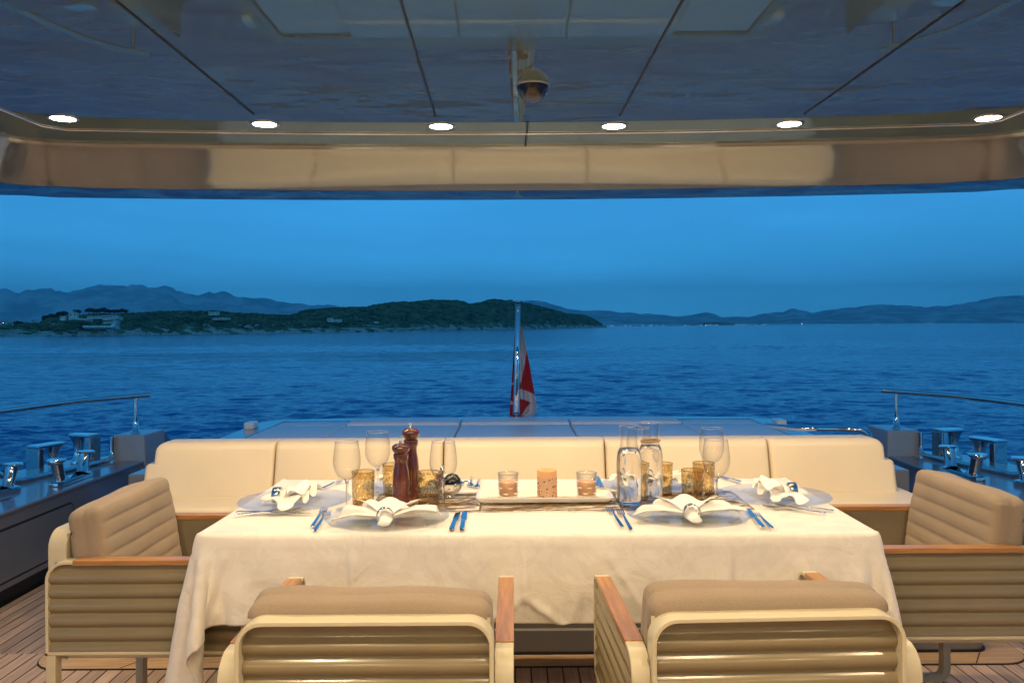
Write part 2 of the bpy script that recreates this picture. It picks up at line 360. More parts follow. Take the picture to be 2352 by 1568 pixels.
M['margin'] = teak('teak_margin_plank', plank=5.0, axis=1, caulk=False, base=(.70,.45,.24))
M['armwood_y'] = mat('varnished_teak', (.40,.19,.065), .38, var=.22, vscale=12, coat=.2, coatr=.15, stretch=(9,.7,9))

# ------------------------------------------------------------------ sea, coast and mountains
SEA = -3.2
def sea_mat():
    m = bpy.data.materials.new('sea_water'); m.use_nodes = True; n = m.node_tree; b = n.nodes['Principled BSDF']; lk = n.links.new
    b.inputs['Base Color'].default_value = (.0,.165,.37,1); b.inputs['Roughness'].default_value = .10; b.inputs['IOR'].default_value = 1.33
    tcn = n.nodes.new('ShaderNodeTexCoord'); prev = None
    for sc, dist, st, det, strch in ((.10,1.4,.8,4,(.5,1,1)), (.55,.35,.8,4,(.45,1,1)), (3.2,.05,.6,3,(.6,1,1))):
        mp_ = n.nodes.new('ShaderNodeMapping'); mp_.inputs['Scale'].default_value = strch; mp_.inputs['Rotation'].default_value = (0,0,.12)
        t = n.nodes.new('ShaderNodeTexNoise'); t.inputs['Scale'].default_value = sc; t.inputs['Detail'].default_value = det; t.inputs['Distortion'].default_value = .4
        lk(tcn.outputs['Object'], mp_.inputs[0]); lk(mp_.outputs[0], t.inputs['Vector'])
        bn = n.nodes.new('ShaderNodeBump'); bn.inputs['Strength'].default_value = st; bn.inputs['Distance'].default_value = dist
        lk(t.outputs[0], bn.inputs['Height'])
        if prev: lk(prev.outputs[0], bn.inputs['Normal'])
        prev = bn
    lk(prev.outputs[0], b.inputs['Normal'])
    return m
mb = MB(); R_ = 9200
mb.add([(-R_,-2000,0),(R_,-2000,0),(R_,R_,0),(-R_,R_,0)], [(0,1,2,3)])
sea = mb.build('sea', sea_mat()); sea.location = (0,0,SEA-.22); tag(sea, kind='structure')

def near_waves():
    rg = np.random.RandomState(12)
    dys = np.concatenate([np.arange(9.0, 60, .24), np.arange(60, 330, .75)])[::-1]
    Ys = (ZC-SEA)*F/dys; xs = np.linspace(-1500, 1500, 1000)/F
    YY = np.repeat(Ys[:,None], len(xs), 1); XX = YY*xs[None,:]
    rowsp = np.abs(np.gradient(Ys))[:,None]
    Z = np.zeros_like(YY)
    for k in range(110):
        lam = .32*(10**rg.rand()); th = rg.normal(0, .55); amp = lam*.0036*rg.uniform(.5,1.5)
        kx, ky = math.sin(th)*2*math.pi/lam, math.cos(th)*2*math.pi/lam
        fade = np.clip((lam/(rowsp*2.0)-1), 0, 1)
        ph = kx*XX + ky*YY + rg.rand()*6.28 + .6*np.sin(XX*.07+YY*.05+k)
        s_ = np.sin(ph); Z += amp*fade*(s_ - .25*np.cos(2*ph))
    patch = .75 + .35*np.sin(XX*.045+1.3+YY*.03)*np.sin(YY*.06-XX*.02) 
    Z *= patch
    n_ = len(xs); m_ = len(Ys)
    V = np.stack([XX, YY, Z], -1).reshape(-1,3)
    idx = (np.arange(m_-1)[:,None]*n_ + np.arange(n_-1)[None,:]).ravel()
    fcs = np.stack([idx, idx+1, idx+n_+1, idx+n_], -1)
    me = bpy.data.meshes.new('sea'); me.vertices.add(len(V)); me.vertices.foreach_set('co', V.ravel().astype(np.float32))
    me.loops.add(fcs.size); me.loops.foreach_set('vertex_index', fcs.ravel().astype(np.int32))
    me.polygons.add(len(fcs)); me.polygons.foreach_set('loop_start', (np.arange(len(fcs))*4).astype(np.int32))
    try: me.polygons.foreach_set('loop_total', np.full(len(fcs), 4, np.int32))
    except Exception: pass
    me.update(calc_edges=True); me.polygons.foreach_set('use_smooth', np.ones(len(fcs), bool))
    me.materials.append(sea.data.materials[0]); o = bpy.data.objects.new('sea', me); COL.objects.link(o); o.location = (0,0,SEA); tag(o, kind='structure')
near_waves()


def land_mat(name, veg, veg2, rock, rock_top, hgt):
    m = bpy.data.materials.new(name); m.use_nodes = True; n = m.node_tree; b = n.nodes['Principled BSDF']; lk = n.links.new
    b.inputs['Roughness'].default_value = .95; b.inputs['Specular IOR Level'].default_value = .05
    tcn = n.nodes.new('ShaderNodeTexCoord'); sep = n.nodes.new('ShaderNodeSeparateXYZ'); lk(tcn.outputs['Object'], sep.inputs[0])
    t = n.nodes.new('ShaderNodeTexNoise'); t.inputs['Scale'].default_value = 1/hgt*1.4; t.inputs['Detail'].default_value = 7; t.inputs['Roughness'].default_value = .62; lk(tcn.outputs['Object'], t.inputs['Vector'])
    cr = n.nodes.new('ShaderNodeValToRGB'); e = cr.color_ramp.elements; e[0].position = .40; e[0].color = (*veg,1); e[1].position = .58; e[1].color = (*veg2,1)
    lk(t.outputs[0], cr.inputs[0])
    t2 = n.nodes.new('ShaderNodeTexNoise'); t2.inputs['Scale'].default_value = 1/hgt*2.2; t2.inputs['Detail'].default_value = 6; lk(tcn.outputs['Object'], t2.inputs['Vector'])
    # rock: near the waterline, and in bare patches lower on the slope
    a = n.nodes.new('ShaderNodeMath'); a.operation = 'MULTIPLY_ADD'; a.inputs[1].default_value = -hgt*2.2; a.inputs[2].default_value = hgt*1.1; lk(t2.outputs[0], a.inputs[0])
    z = n.nodes.new('ShaderNodeMath'); z.operation = 'ADD'; lk(sep.outputs[2], z.inputs[0]); lk(a.outputs[0], z.inputs[1])
    ls = n.nodes.new('ShaderNodeMapRange'); ls.inputs[1].default_value = rock_top*1.25; ls.inputs[2].default_value = rock_top*.75; lk(z.outputs[0], ls.inputs[0])
    rk = n.nodes.new('ShaderNodeTexNoise'); rk.inputs['Scale'].default_value = 1.1; rk.inputs['Detail'].default_value = 6; lk(tcn.outputs['Object'], rk.inputs['Vector'])
    rc = n.nodes.new('ShaderNodeValToRGB'); rc.color_ramp.elements[0].position = .4; rc.color_ramp.elements[1].position = .62; rc.color_ramp.elements[0].color = (*[c*.45 for c in rock],1); rc.color_ramp.elements[1].color = (*rock,1); lk(rk.outputs[0], rc.inputs[0])
    mx = n.nodes.new('ShaderNodeMix'); mx.data_type = 'RGBA'; lk(ls.outputs[0], mx.inputs[0]); lk(cr.outputs[0], mx.inputs[6]); lk(rc.outputs[0], mx.inputs[7]); lk(mx.outputs[2], b.inputs['Base Color'])
    return m

def interp(pr, x):
    if x <= pr[0][0]: return pr[0][1]
    for (a, p), (b, q) in zip(pr, pr[1:]):
        if x <= b: return p + (q-p)*(x-a)/(b-a)
    return pr[-1][1]

def ridge(name, prof, foot, depth, m, nx=400, nr=26, rough=.12, nsc=None, foot_y=None, jag=0.0, seed=0, cat=None, kind='structure'):
    """a hill whose crest stands where the skyline is seen; foot = distance(px) of the shoreline, depth = foot to crest"""
    x0, x1 = prof[0][0], prof[-1][0]; vs = []; pts = []
    for j in range(nr+1):
        for i in range(nx+1):
            x = x0 + (x1-x0)*i/nx
            Yf = foot(x) if callable(foot) else foot
            Yc = Yf + depth
            cr = P(x, interp(prof, x), Yc); h = max(cr.z - SEA, .05)
            t = j/nr*1.5; Y = Yf + (Yc-Yf)*t
            X = unroll(x, 745)[0]/F*Y if t <= 1 else cr.x + (unroll(x,745)[0]/F)*(Y-Yc)
            if t <= 1: g = math.sin(t*math.pi/2)**.8
            else: g = math.cos((t-1)/.5*math.pi/2)
            s = nsc or depth*.18
            nn = mnoise.fractal(Vector((X/s+seed, Y/s, 0)), 1.0, 2.0, 5)
            amp = rough*h*(1.2*math.sin(min(t,1)*math.pi) + (0 if t <= 1 else .2)) + jag*(1 if t > .3 else 0)*.5
            if t > .9 and jag: nn = mnoise.fractal(Vector((X/(jag*4)+seed, 0, 3)), 1.0, 2.0, 4)
            z = SEA + h*g + nn*amp - (0.3 if j == 0 else 0)
            if 0 < t < 1: z = min(z, SEA + h*(t**.7)*1.0 + .3*amp) if False else z
            vs.append((X, Y, z))
    mb = MB(); n1 = nx+1
    mb.add(vs, [(j*n1+i, j*n1+i+1, (j+1)*n1+i+1, (j+1)*n1+i) for j in range(nr) for i in range(nx)], True)
    o = mb.build(name, m)
    # keep object coordinates measured from the waterline
    for v in o.data.vertices: v.co.z -= SEA
    o.location.z = SEA
    tag(o, kind=kind)
    return o, vs, nx, nr

far_l = [(-160,690),(0,676),(60,680),(120,673),(160,672),(200,664),(225,661),(260,661),(300,664),(340,673),(385,671),(420,680),(450,686),(480,681),(515,679),(550,687),(600,688),(640,696),(670,699),(690,697),(720,703),(755,700),(775,704),(820,716),(900,735),(940,748)]
far_r1 = [(1150,700),(1214,697),(1264,703),(1304,712),(1351,716),(1401,716),(1451,721),(1517,725),(1568,728),(1596,722),(1622,717),(1640,722),(1654,729),(1701,729),(1734,731),(1790,742),(1830,752)]
far_r2 = [(1640,752),(1680,738),(1734,729),(1754,723),(1781,721),(1798,722),(1821,713),(1845,716),(1868,721),(1901,717),(1934,712),(1984,709),(2034,706),(2068,705),(2088,705),(2118,708),(2141,704),(2171,708),(2201,703),(2251,696),(2301,686),(2335,682),(2380,682),(2460,676),(2560,700)]
island = [(600,752),(660,730),(700,717),(740,712),(784,709),(837,708),(884,702),(934,697),(970,694),(997,690),(1051,694),(1077,700),(1104,697),(1134,690),(1177,692),(1197,696),(1234,705),(1267,712),(1304,722),(1344,725),(1364,734),(1381,745),(1394,750)]
head = [(-150,764),(0,752),(33,750),(43,745),(90,745),(104,736),(120,729),(143,727),(160,728),(187,727),(205,724),(260,724),(290,721),(333,720),(380,717),(425,716),(467,716),(500,716),(534,720),(584,722),(634,724),(684,727),(734,731),(784,736),(860,742),(940,748),(1010,754)]
lowl = [(-150,736),(0,738),(60,740),(110,744),(180,752)]
lowr = [(1380,747.5),(1450,747),(1560,746),(1600,744),(1620,740.5),(1650,740),(1680,742),(1697,746),(1735,746),(1745,743),(1756,745),(1850,745),(2000,744.5),(2150,743),(2352,739.5),(2450,738.5)]

veg, veg2, rock = (.060,.105,.055), (.18,.20,.10), (.72,.60,.50)
m_isl = land_mat('scrubland', veg, veg2, rock, 2.2, 14)
m_far = land_mat('far_mountain', (.28,.33,.35), (.74,.71,.69), (.5,.48,.46), 1.0, 260)  # slope colours paled, part of the distance haze put into them
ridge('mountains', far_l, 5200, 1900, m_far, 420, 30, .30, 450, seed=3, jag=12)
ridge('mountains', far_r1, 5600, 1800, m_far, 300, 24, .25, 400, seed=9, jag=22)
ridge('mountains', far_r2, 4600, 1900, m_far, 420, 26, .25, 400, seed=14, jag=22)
ridge('low_shore', lowl, 1500, 120, m_isl, 120, 8, .1, 60, seed=5)
ridge('low_shore', lowr, lambda x: 1500 + (x-1380)*1.2, 150, m_isl, 300, 8, .05, 60, jag=.8, seed=6)
isl_foot = lambda x: 534 + max(0, x-784)*.55 + max(0, x-1184)*.5
oi, vi, nxi, nri = ridge('hills', island, lambda x: isl_foot(x)+30, 130, m_isl, 420, 34, .16, 30, jag=0, seed=1)
hd_foot = lambda x: 395 + max(0, x)*.17
oh, vh, nxh, nrh = ridge('headland', head, hd_foot, 60, m_isl, 520, 26, .16, 14, jag=0, seed=2)

# low scrub and woodland on the near hills: one uncountable mass of leaf clumps
def clump(rng, r, squash=.8):
    vs, fs = [], []
    k = 7; th0 = rng.random()*6
    rings = ((-.5,.75),(.15,1.0),(.7,.62))
    for zz, rr in rings:
        for a in range(k):
            t = th0 + a*2*math.pi/k; q = r*rr*rng.uniform(.72,1.25)
            vs.append((q*math.cos(t), q*math.sin(t), r*squash*zz*rng.uniform(.8,1.2)))
    vs.append((0,0,r*squash*rng.uniform(.8,1.15)))
    for j in range(2):
        for a in range(k): b = (a+1) % k; fs.append((j*k+a, j*k+b, (j+1)*k+b, (j+1)*k+a))
    for a in range(k): fs.append((2*k+a, 2*k+(a+1)%k, 3*k))
    return vs, fs
m_scrub = mat('scrub_foliage', (.045,.090,.045), .95, var=.5, vscale=.12, spec=.05, coords='Object', col2=(.17,.20,.095))
rng = random.Random(4)
mb = MB()
def scatter(vs, nx, nr, n, lo, hi, rmin, rmax, ok):
    n1 = nx+1
    for _ in range(n):
        i = rng.uniform(2, nx-3); j = rng.uniform(nr*lo, nr*hi)
        a = vs[int(j)*n1 + int(i)]; b = vs[int(j)*n1+int(i)+1]; c = vs[min(nr,int(j)+1)*n1+int(i)]; u = i-int(i); w = j-int(j)
        p = Vector(a) + (Vector(b)-Vector(a))*u + (Vector(c)-Vector(a))*w
        if p.z - SEA < ok(p): continue
        cv, cf = clump(rng, rng.uniform(rmin, rmax)); mb.M = Matrix.Translation(p + Vector((0,0,.1))); mb.add(cv, cf)
def okh(p):
    return 2.6 + 3.2*max(0, mnoise.noise(Vector((p.x*.05, p.y*.05, 0)))) + (3.0 if p.x > -110 else 0)*max(0, mnoise.noise(Vector((p.x*.09, 4, p.y*.1)))+.25)
scatter(vh, nxh, nrh, 5200, .06, .80, .5, 1.25, okh)
scatter(vi, nxi, nri, 7500, .06, .78, .9, 2.0, lambda p: 3.0 + 2.5*max(0, mnoise.noise(Vector((p.x*.04, p.y*.04, 0)))))
mb.M = Matrix.Identity(4)
tag(mb.build('scrub', m_scrub), kind='stuff')

# pines on top of the headland
m_pine = mat('pine_needles', (.012,.026,.014), .95, var=.5, vscale=.5, spec=.05, col2=(.030,.045,.022))
m_bark = mat('pine_bark', (.05,.035,.025), .9)
def pine(x, ytop, ybase, wpx, label, Y=None):
    Y = Y or hd_foot(x) + 44
    ytop -= 2.5; wpx *= 1.45; b = P(x, ybase, Y); tp = P(x, ytop, Y); h = tp.z-b.z; w = wpx/F*Y/2
    t = empty('pine_tree', b, 0, label, 'tree', 'pines on the wooded headland')
    q = MB(); q.tube([(0,0,-1.2),(rng.uniform(-.1,.1)*h*.3,0,h*.5),(0,0,h*.85)], [w*.10,w*.08,w*.03], 6); q.build('trunk', m_bark, t)
    c = MB()
    for k in range(34):
        a = rng.random()*6.28; rr = w*math.sqrt(rng.random())*.85; zz = h*(.55 + .42*rng.random()*(1-(rr/w)**2*.5)) if h > w*1.1 else h*rng.uniform(.15,.9)
        cv, cf = clump(rng, w*rng.uniform(.22,.42), .6); c.M = Matrix.Translation((rr*math.cos(a), rr*math.sin(a), zz)); c.add(cv, cf)
    c.build('crown', m_pine, t)
places = ['at the western edge of the villa grove','beside the pale villa wall','second in the row behind the villa','third in the grove row','taller one in the middle of the grove','fifth in the grove row','leaning over the terrace','above the terrace steps','near the eastern end of the grove','at the eastern end of the grove, low and broad']
xs_ = [204,214,222,231,239,247,254,262,270,281]
for k, x in enumerate(xs_):
    pine(x, [709,711,712,710,708.5,712,713,712,713,712][k], 727, [11,9,10,10,12,9,9,10,11,16][k], 'dark umbrella pine ' + places[k])
pine(176, 713, 728, 12, 'dark tree directly left of the pale villa on the headland')
pine(145, 717, 733, 18, 'round dark tree on the lower slope left of the villa')
pine(117, 724, 742, 30, 'broad dark tree low on the headland, furthest from the villa')
pine(42, 741, 752, 14, 'lone round tree near the low western point of the headland')

m_wall = mat('pale_villa_render', (.72,.63,.53), .9, var=.2, vscale=.6)
m_roof = mat('villa_roof_tiles', (.30,.22,.18), .9)
m_win = mat('dark_window_glass', (.03,.035,.045), .2)
def house(x, y0, y1, wpx, Y, label, rng_roof=True, name='villa', cat='house', group=None, m=None, windows=2):
    b = P(x, y1, Y); h = (y1-y0)/F*Y; w = wpx/F*Y; d = max(w*.6, h)
    t = empty(name, b, rng.uniform(-.3,.3), label, cat, group)
    q = MB(); q.box(-w/2,w/2,-d/2,d/2,-.6*h,h*.86); q.build('wall', m or m_wall, t)
    r_ = MB(); r_.box(-w/2-.02*w,w/2+.02*w,-d/2-.02*w,d/2+.02*w,h*.86,h); r_.build('roof', m_roof if rng_roof else (m or m_wall), t)
    for k in range(windows):
        u = MB(); xx = (-.5 + (k+.5)/windows)*w; u.box(xx-w*.09, xx+w*.09, -d/2-.03*w, -d/2+.01, h*.30, h*.62); u.build('window', m_win, t)
    return t
house(169, 717, 728, 18, 439, 'pale square villa tower at the left end of the pine grove', False)
house(146, 725, 732, 12, 437, 'small pale outbuilding just left of the villa tower')
house(222, 724, 729, 34, 436, 'long low villa wing below the row of pines', windows=5)
house(255, 723, 731, 30, 433, 'pale house with terrace at the right end of the pine grove', windows=4)
house(492, 716, 721, 22, 505, 'ruined pale building on top of the headland ridge', False, windows=3)
house(509, 729, 732.5, 34, 498, 'long low stone wall building below the ruin', False, windows=4)
house(758, 730, 735, 12, 545, 'small square pale house on the neck of land')
house(770, 733, 737, 30, 543, 'low pale wall building beside the small square house', False, windows=3)
house(864, 738, 741, 10, 590, 'tiny pale hut above the rocky shore', False, windows=1)
# stone terraces and steps below the villa
tw = MB()
for (xa, ya, xb, yb, hh) in ((190,752,262,752,4.5),(236,743,262,741,3),(246,733,270,731,3.5),(160,733,200,735,3)):
    A = P(xa,ya,430); B = P(xb,yb,430); hz = hh/F*430
    tw.add([A, B, B+Vector((0,0,hz)), A+Vector((0,0,hz)), A+Vector((0,6,-1)), B+Vector((0,6,-1)), B+Vector((0,6,hz)), A+Vector((0,6,hz))],
           [(0,1,2,3),(4,7,6,5),(3,2,6,7),(0,4,5,1),(0,3,7,4),(1,5,6,2)])
tag(tw.build('retaining_wall', m_wall), 'stepped pale stone terrace walls on the slope below the villa', 'wall')
tw = MB()
A = P(252,751,429); B = P(262,751,429); C_ = P(271,731,433); D_ = P(262,731,433)
tw.add([A,B,C_,D_]+[q+Vector((0,3,-1.5)) for q in (A,B,C_,D_)], [(0,1,2,3),(4,7,6,5),(0,4,5,1),(1,5,6,2),(2,6,7,3),(3,7,4,0)])
tag(tw.build('stone_stairway', m_wall), 'pale stone stairway climbing from the shore to the villa', 'stairway')

# town along the far shore: small pale buildings
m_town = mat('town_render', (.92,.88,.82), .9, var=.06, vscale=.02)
_b = m_town.node_tree.nodes['Principled BSDF']; _b.inputs['Emission Color'].default_value = (1,.86,.72,1); _b.inputs['Emission Strength'].default_value = .035   # whole walls glow faintly, street light on them put into the material
cnt = 0
rt = random.Random(11)
def tbuild(x, y1, w, h, Y):
    b = P(x, y1, Y); hh = h/F*Y; ww = w/F*Y
    q = MB(); q.box(-ww/2, ww/2, -4, 4, -2, hh*.8); q.box(-ww*.3, ww*.32, -3, 3.5, hh*.8, hh)
    o = q.build('building', m_town); o.location = b; o.rotation_euler.z = rt.uniform(-.3,.3)
    tag(o, 'small pale building in the town strung along the far right shore', 'building', 'town buildings along the far shore')
for k in range(52):
    x = rt.uniform(1384, 1632) if k < 40 else rt.uniform(1632, 1800)
    Y = 1490 + (x-1380)*1.2
    tbuild(x, 751 - (x-1380)*.008, rt.uniform(2.5,8), rt.uniform(1.5,4.2), Y)
for x in (2010, 2014, 2130, 2138, 2188, 2240, 2333): tbuild(x, 744.5, rt.uniform(3,7), rt.uniform(1.5,3), 2300)
for k in range(26):
    x = rt.uniform(-5, 100); tb = P(x, rt.uniform(734,748), 1540)
    q = MB(); ww = rt.uniform(2,6)/F*1540; hh = rt.uniform(1.2,3)/F*1540; q.box(-ww/2,ww/2,-3,3,-3,hh*.8); q.box(-ww*.3,ww*.3,-2,2,hh*.8,hh)
    o = q.build('building', m_wall); o.location = tb; tag(o, 'small pale building in the village behind the left headland', 'building', 'village buildings behind the left headland')
# lit street lamps on the shores
ml = emis('shore_lamp_light', (1.0,.72,.42), 5)
mpole = mat('lamp_pole', (.1,.1,.1), .6)
for x, y, Y, lb in ((7,727+14,1500,'lit lamp leftmost in the village behind the headland'),(42,741,1500,'lit lamp in the middle of the village behind the headland'),(101,734,1500,'lit lamp highest on the slope behind the headland'),
                    (1695,749,1850,'warm lit lamp in the far town below the small wooded hill'),(1842,743,2050,'warm lit lamp right of the small wooded hill'),(1621,746.5,1760,'small pale lit lamp left of the wooded hill')):
    b = P(x, y, Y); t = empty('street_lamp', b, 0, lb, 'street lamp', 'lit lamps along the far shores')
    q = MB(); q.M = Matrix.Translation((0,0,0)); q.lathe([(0,-.45),(.35,-.3),(.45,0),(.35,.3),(0,.45)], 8); q.build('lamp_head', ml, t)
    q = MB(); q.tube([(0,0,-4),(0,0,-.42)], .12, 6); q.build('pole', mpole, t)
# ------------------------------------------------------------------ yacht: deck, overhead, hull sides
# teak deck
mb = MB(); mb.box(-2.42, 2.47, -2.6, 3.30, -.05, 0)
tag(mb.build('deck', M['deck']), kind='structure')
# margin plank round the sofa plinth
def rrect(x0, x1, y0, y1, r, n=8):
    pts = []
    for cx_, cy_, a0 in ((x1-r,y0+r,-90),(x1-r,y1-r,0),(x0+r,y1-r,90),(x0+r,y0+r,180)):
        for k in range(n+1):
            a = math.radians(a0 + 90*k/n); pts.append((cx_+r*math.cos(a), cy_+r*math.sin(a)))
    return pts
mb = MB(); mb.prism(rrect(-1.86, 1.99, 3.135, 3.60, .12), .0005, .0045); o = mb.build('deck_margin', M['black']); tag(o, kind='structure')
mb = MB(); mb.prism(rrect(-1.856, 1.986, 3.139, 3.59, .118), .001, .0065); o = mb.build('deck_margin', M['margin']); tag(o, kind='structure')
mb = MB()
for xx in (-1.50, -.62, .33, 1.20, 1.75): mb.prism([(xx,3.139),(xx+.005,3.139),(xx+.075,3.24),(xx+.070,3.24)], .0068, .0074)
tag(mb.build('deck_margin_joints', M['black']), kind='structure')

# overhead (hardtop): ceiling panel, trim, fascia, outer lip
HZ, LZ = 1.99, 1.849
KS = .7263
hard = empty('hardtop', (0,0,HZ), 0, 'glossy grey yacht hardtop with beige fascia hanging over the dining deck', 'hardtop')
def arc_path(x0, hx, yc, sag, r, yfront, ny=6, n=36):
    """plan path: up the left side, round the corner, across the curved stern, down the right side"""
    def ys(X): return yc - sag*((X-x0)/2.5)**2
    pts = []
    yl = ys(x0-hx)
    for k in range(ny): pts.append((x0-hx, yfront + (yl-r-yfront)*k/ny))
    for k in range(9):
        a = math.pi - math.pi/2*k/8; pts.append((x0-hx+r+r*math.cos(a), yl-r+r*math.sin(a)))
    for k in range(1, n): X = x0-hx+r + (2*hx-2*r)*k/n; pts.append((X, ys(X) - (ys(x0-hx+r)-yl)*0 - 0))
    right = [(2*x0 - p[0], p[1]) for p in pts[:ny+9]][::-1]
    pts += right
    return pts
inner = arc_path(.022, 1.856, 3.196, .22, .12, -2.6)
midp = arc_path(.022, 1.99, 3.397, .25, .20, -2.6)
outer = arc_path(.022, 2.36, 3.645, .23, .30, -2.6)
n = len(inner)
mb = MB(); mb.add([(x,y,0) for x,y in inner], [list(range(n))[::-1]]); mb.v = [(x,y,0) for x,y,_ in mb.v]
def rel(mbx): mbx.v = [(x,y,z-HZ) for x,y,z in mbx.v]; return mbx
# ceiling slab (thin, closed above)
mb = MB(); mb.prism(inner[::-1], HZ, HZ+.02); rel(mb); mb.build('ceiling', M['ceil'], hard)
mb = MB()
vs = []
prof = [(0,HZ-.0005),(.02,HZ-.010)] + [(t, HZ-.006-(HZ-LZ-.006)*t) for t in (.06,.25,.5,.75,.96)] + [(1.0,LZ+.001)]
for i,(x,y) in enumerate(inner):
    A_ = Vector((x,y)); B_ = Vector(midp[i])
    for d, z in prof: q = A_*(1-d)+B_*d; vs.append((q.x, q.y, z))
k = len(prof)
mb.add(vs, [(i*k+j, (i+1)*k+j, (i+1)*k+j+1, i*k+j+1) for i in range(n-1) for j in range(k-1)], True)
rel(mb); fas = mb.build('fascia', M['fascia'], hard)
mb = MB(); vs = []
for i in range(n):
    a = Vector(inner[max(i-1,0)]); b = Vector(inner[min(i+1,n-1)]); t = (b-a).normalized(); nr_ = Vector((-t.y, t.x))
    A_ = Vector(midp[i]); B_ = Vector(outer[i])
    for z, q in ((LZ, A_), (LZ-.0, A_*.5+B_*.5), (LZ, B_), (LZ+.03, B_ + nr_*.02), (LZ+.38, B_ + nr_*.03)): vs.append((q.x, q.y, z))
mb.add(vs, [(i*5+j, (i+1)*5+j, (i+1)*5+j+1, i*5+j+1) for i in range(n-1) for j in range(4)], False)
mb.add([(x,y,LZ+.38) for x,y in [(v[0],v[1]) for v in vs[4::5]]], [list(range(n))])
rel(mb); mb.build('outer_lip', M['lip'], hard)
# chrome trim set in the ceiling
tp = [(-2.30,-2.4),(-2.26,1.0),(-2.235,3.2),(-2.215,3.90),(-2.14,3.985)]
st = [(X, 4.115 - .028*((X-.05))**2) for X in np.linspace(-2.0,2.1,24)]
tp = tp + st + [(2*.05 - p[0], p[1]) for p in tp[::-1]]
tp = [(x*KS, y*KS if y > 0 else y) for x,y in tp]
mb = MB(); mb.tube([(x,y,HZ-.001) for x,y in tp], .0045, 8); rel(mb); mb.build('chrome_trim', M['chrome'], hard)
# panel seams
def strip(mb, a, b, w, z0, z1):
    a = Vector(a); b = Vector(b); t = (b-a).normalized(); s_ = Vector((-t.y,t.x))*w/2
    mb.prism([tuple(a-s_), tuple(b-s_), tuple(b+s_), tuple(a+s_)], z0, z1)
for (xa, ya, xb, yb) in ((1000,266,920,0),(1423,266,1568,0),(583,262,265,0),(1847,262,2217,0)):
    A_ = PZ(xa, ya, HZ); B_ = PZ(xb, yb, HZ); D_ = (B_-A_); B2 = A_ + D_*((A_.y+2.5)/(A_.y-B_.y))
    mb = MB(); strip(mb, A_.xy, B2.xy, .0055, HZ-.0025, HZ+.002); rel(mb); mb.build('seam', M['black'], hard)
mb = MB(); A_ = PZ(1212,279,HZ); strip(mb, A_.xy, (A_.x-.002, 3.20), .0075, HZ-.003, HZ+.002); rel(mb); mb.build('seam', M['black'], hard)

# dome camera
c = PZ(1223.5, 197, HZ)
dc = empty('dome_camera', (c.x, c.y, HZ), 0, 'small round dome camera of smoked glass under the glossy ceiling', 'camera')
R0 = .0462
mb = MB(); mb.lathe([(R0*1.10,.001),(R0*1.10,-.0015),(R0*1.06,-.003),(R0*1.0,-.003),(R0*1.0,.001)], 48); mb.build('mounting_ring', M['brushed'], dc)
mb = MB(); mb.lathe([(R0*math.cos(math.radians(a_)), -.003-R0*math.sin(math.radians(a_))) for a_ in range(0,91,5)], 48)
mb.build('dome_glass', thin_glass('dome_smoked_glass', (.62,.62,.66), ior=1.9), dc)
mb = MB(); mb.lathe([(R0*.97,-.0035),(R0*.95,-.008),(R0*.68,-.014),(R0*.66,-.020),(R0*.50,-.034),(0,-.038)], 32)
mb.build('lens', mat('dark_lens_body', (.012,.008,.006), .06, .2, coat=1), dc)

# ceiling downlights
lampdata = bpy.data.lights.new('downlight', 'SPOT'); lampdata.energy = LAMP_W; lampdata.color = WARM; lampdata.spot_size = math.radians(130); lampdata.spot_blend = .35; lampdata.shadow_soft_size = .03
def make_downlight():
    t = empty('ceiling_light', (0,0,0))
    mb = MB(); mb.lathe([(.038,.001),(.039,-.003),(.046,-.004),(.049,-.002),(.049,.001)], 40); mb.build('trim_ring', M['brushed'], t)
    mb = MB(); mb.lathe([(.0,-.002),(.0383,-.002)], 40); mb.build('lens', M['lens'], t)
    lo = bpy.data.objects.new('lamp', lampdata); COL.objects.link(lo); lo.parent = t; lo.location = (0,0,-.012)
    return t
wide = lampdata.copy(); wide.name = 'wide_downlight'; wide.spot_size = math.radians(176); wide.spot_blend = .2
soft = wide.copy(); soft.name = 'soft_downlight'; soft.energy = LAMP_W*.5
dl = make_downlight(); first = True
ord6 = ['leftmost','second from the left','third from the left','third from the right','second from the right','rightmost']
for k, (x, y) in enumerate(((145,272),(608,285),(1013,290),(1410,289.5),(1813,284.5),(2270,271))):
    p = PZ(x, y, HZ)
    o = dl if first else copy_tree(dl); first = False
    o.location = (p.x, p.y, HZ); tag(o, f'lit round warm downlight in the glossy ceiling, {ord6[k]} of the row', 'ceiling light', 'downlights along the hardtop edge')
# the rows of the same downlights that go on over the table and behind it
rows = [(1.05,(-1.4,-.7,0.02,.74,1.44)), (-.1,(-1.4,-.7,0.02,.74,1.44)), (-1.4,(-1.4,-.7,0.02,.74,1.44))]
rn = ['nearest the table','above the deck','nearest the saloon']
cn = ['leftmost','second from the left','middle','second from the right','rightmost']
for r_i, (yy, xs) in enumerate(rows):
    for c_i, xx in enumerate(xs):
        o = copy_tree(dl); o.location = (xx, yy, HZ)
        for q in kids(o):
            if q.type == 'LIGHT': q.data = wide if r_i == 0 else soft
        tag(o, f'lit round downlight, {cn[c_i]} in the row {rn[r_i]}', 'ceiling light', 'downlights in the middle of the hardtop')

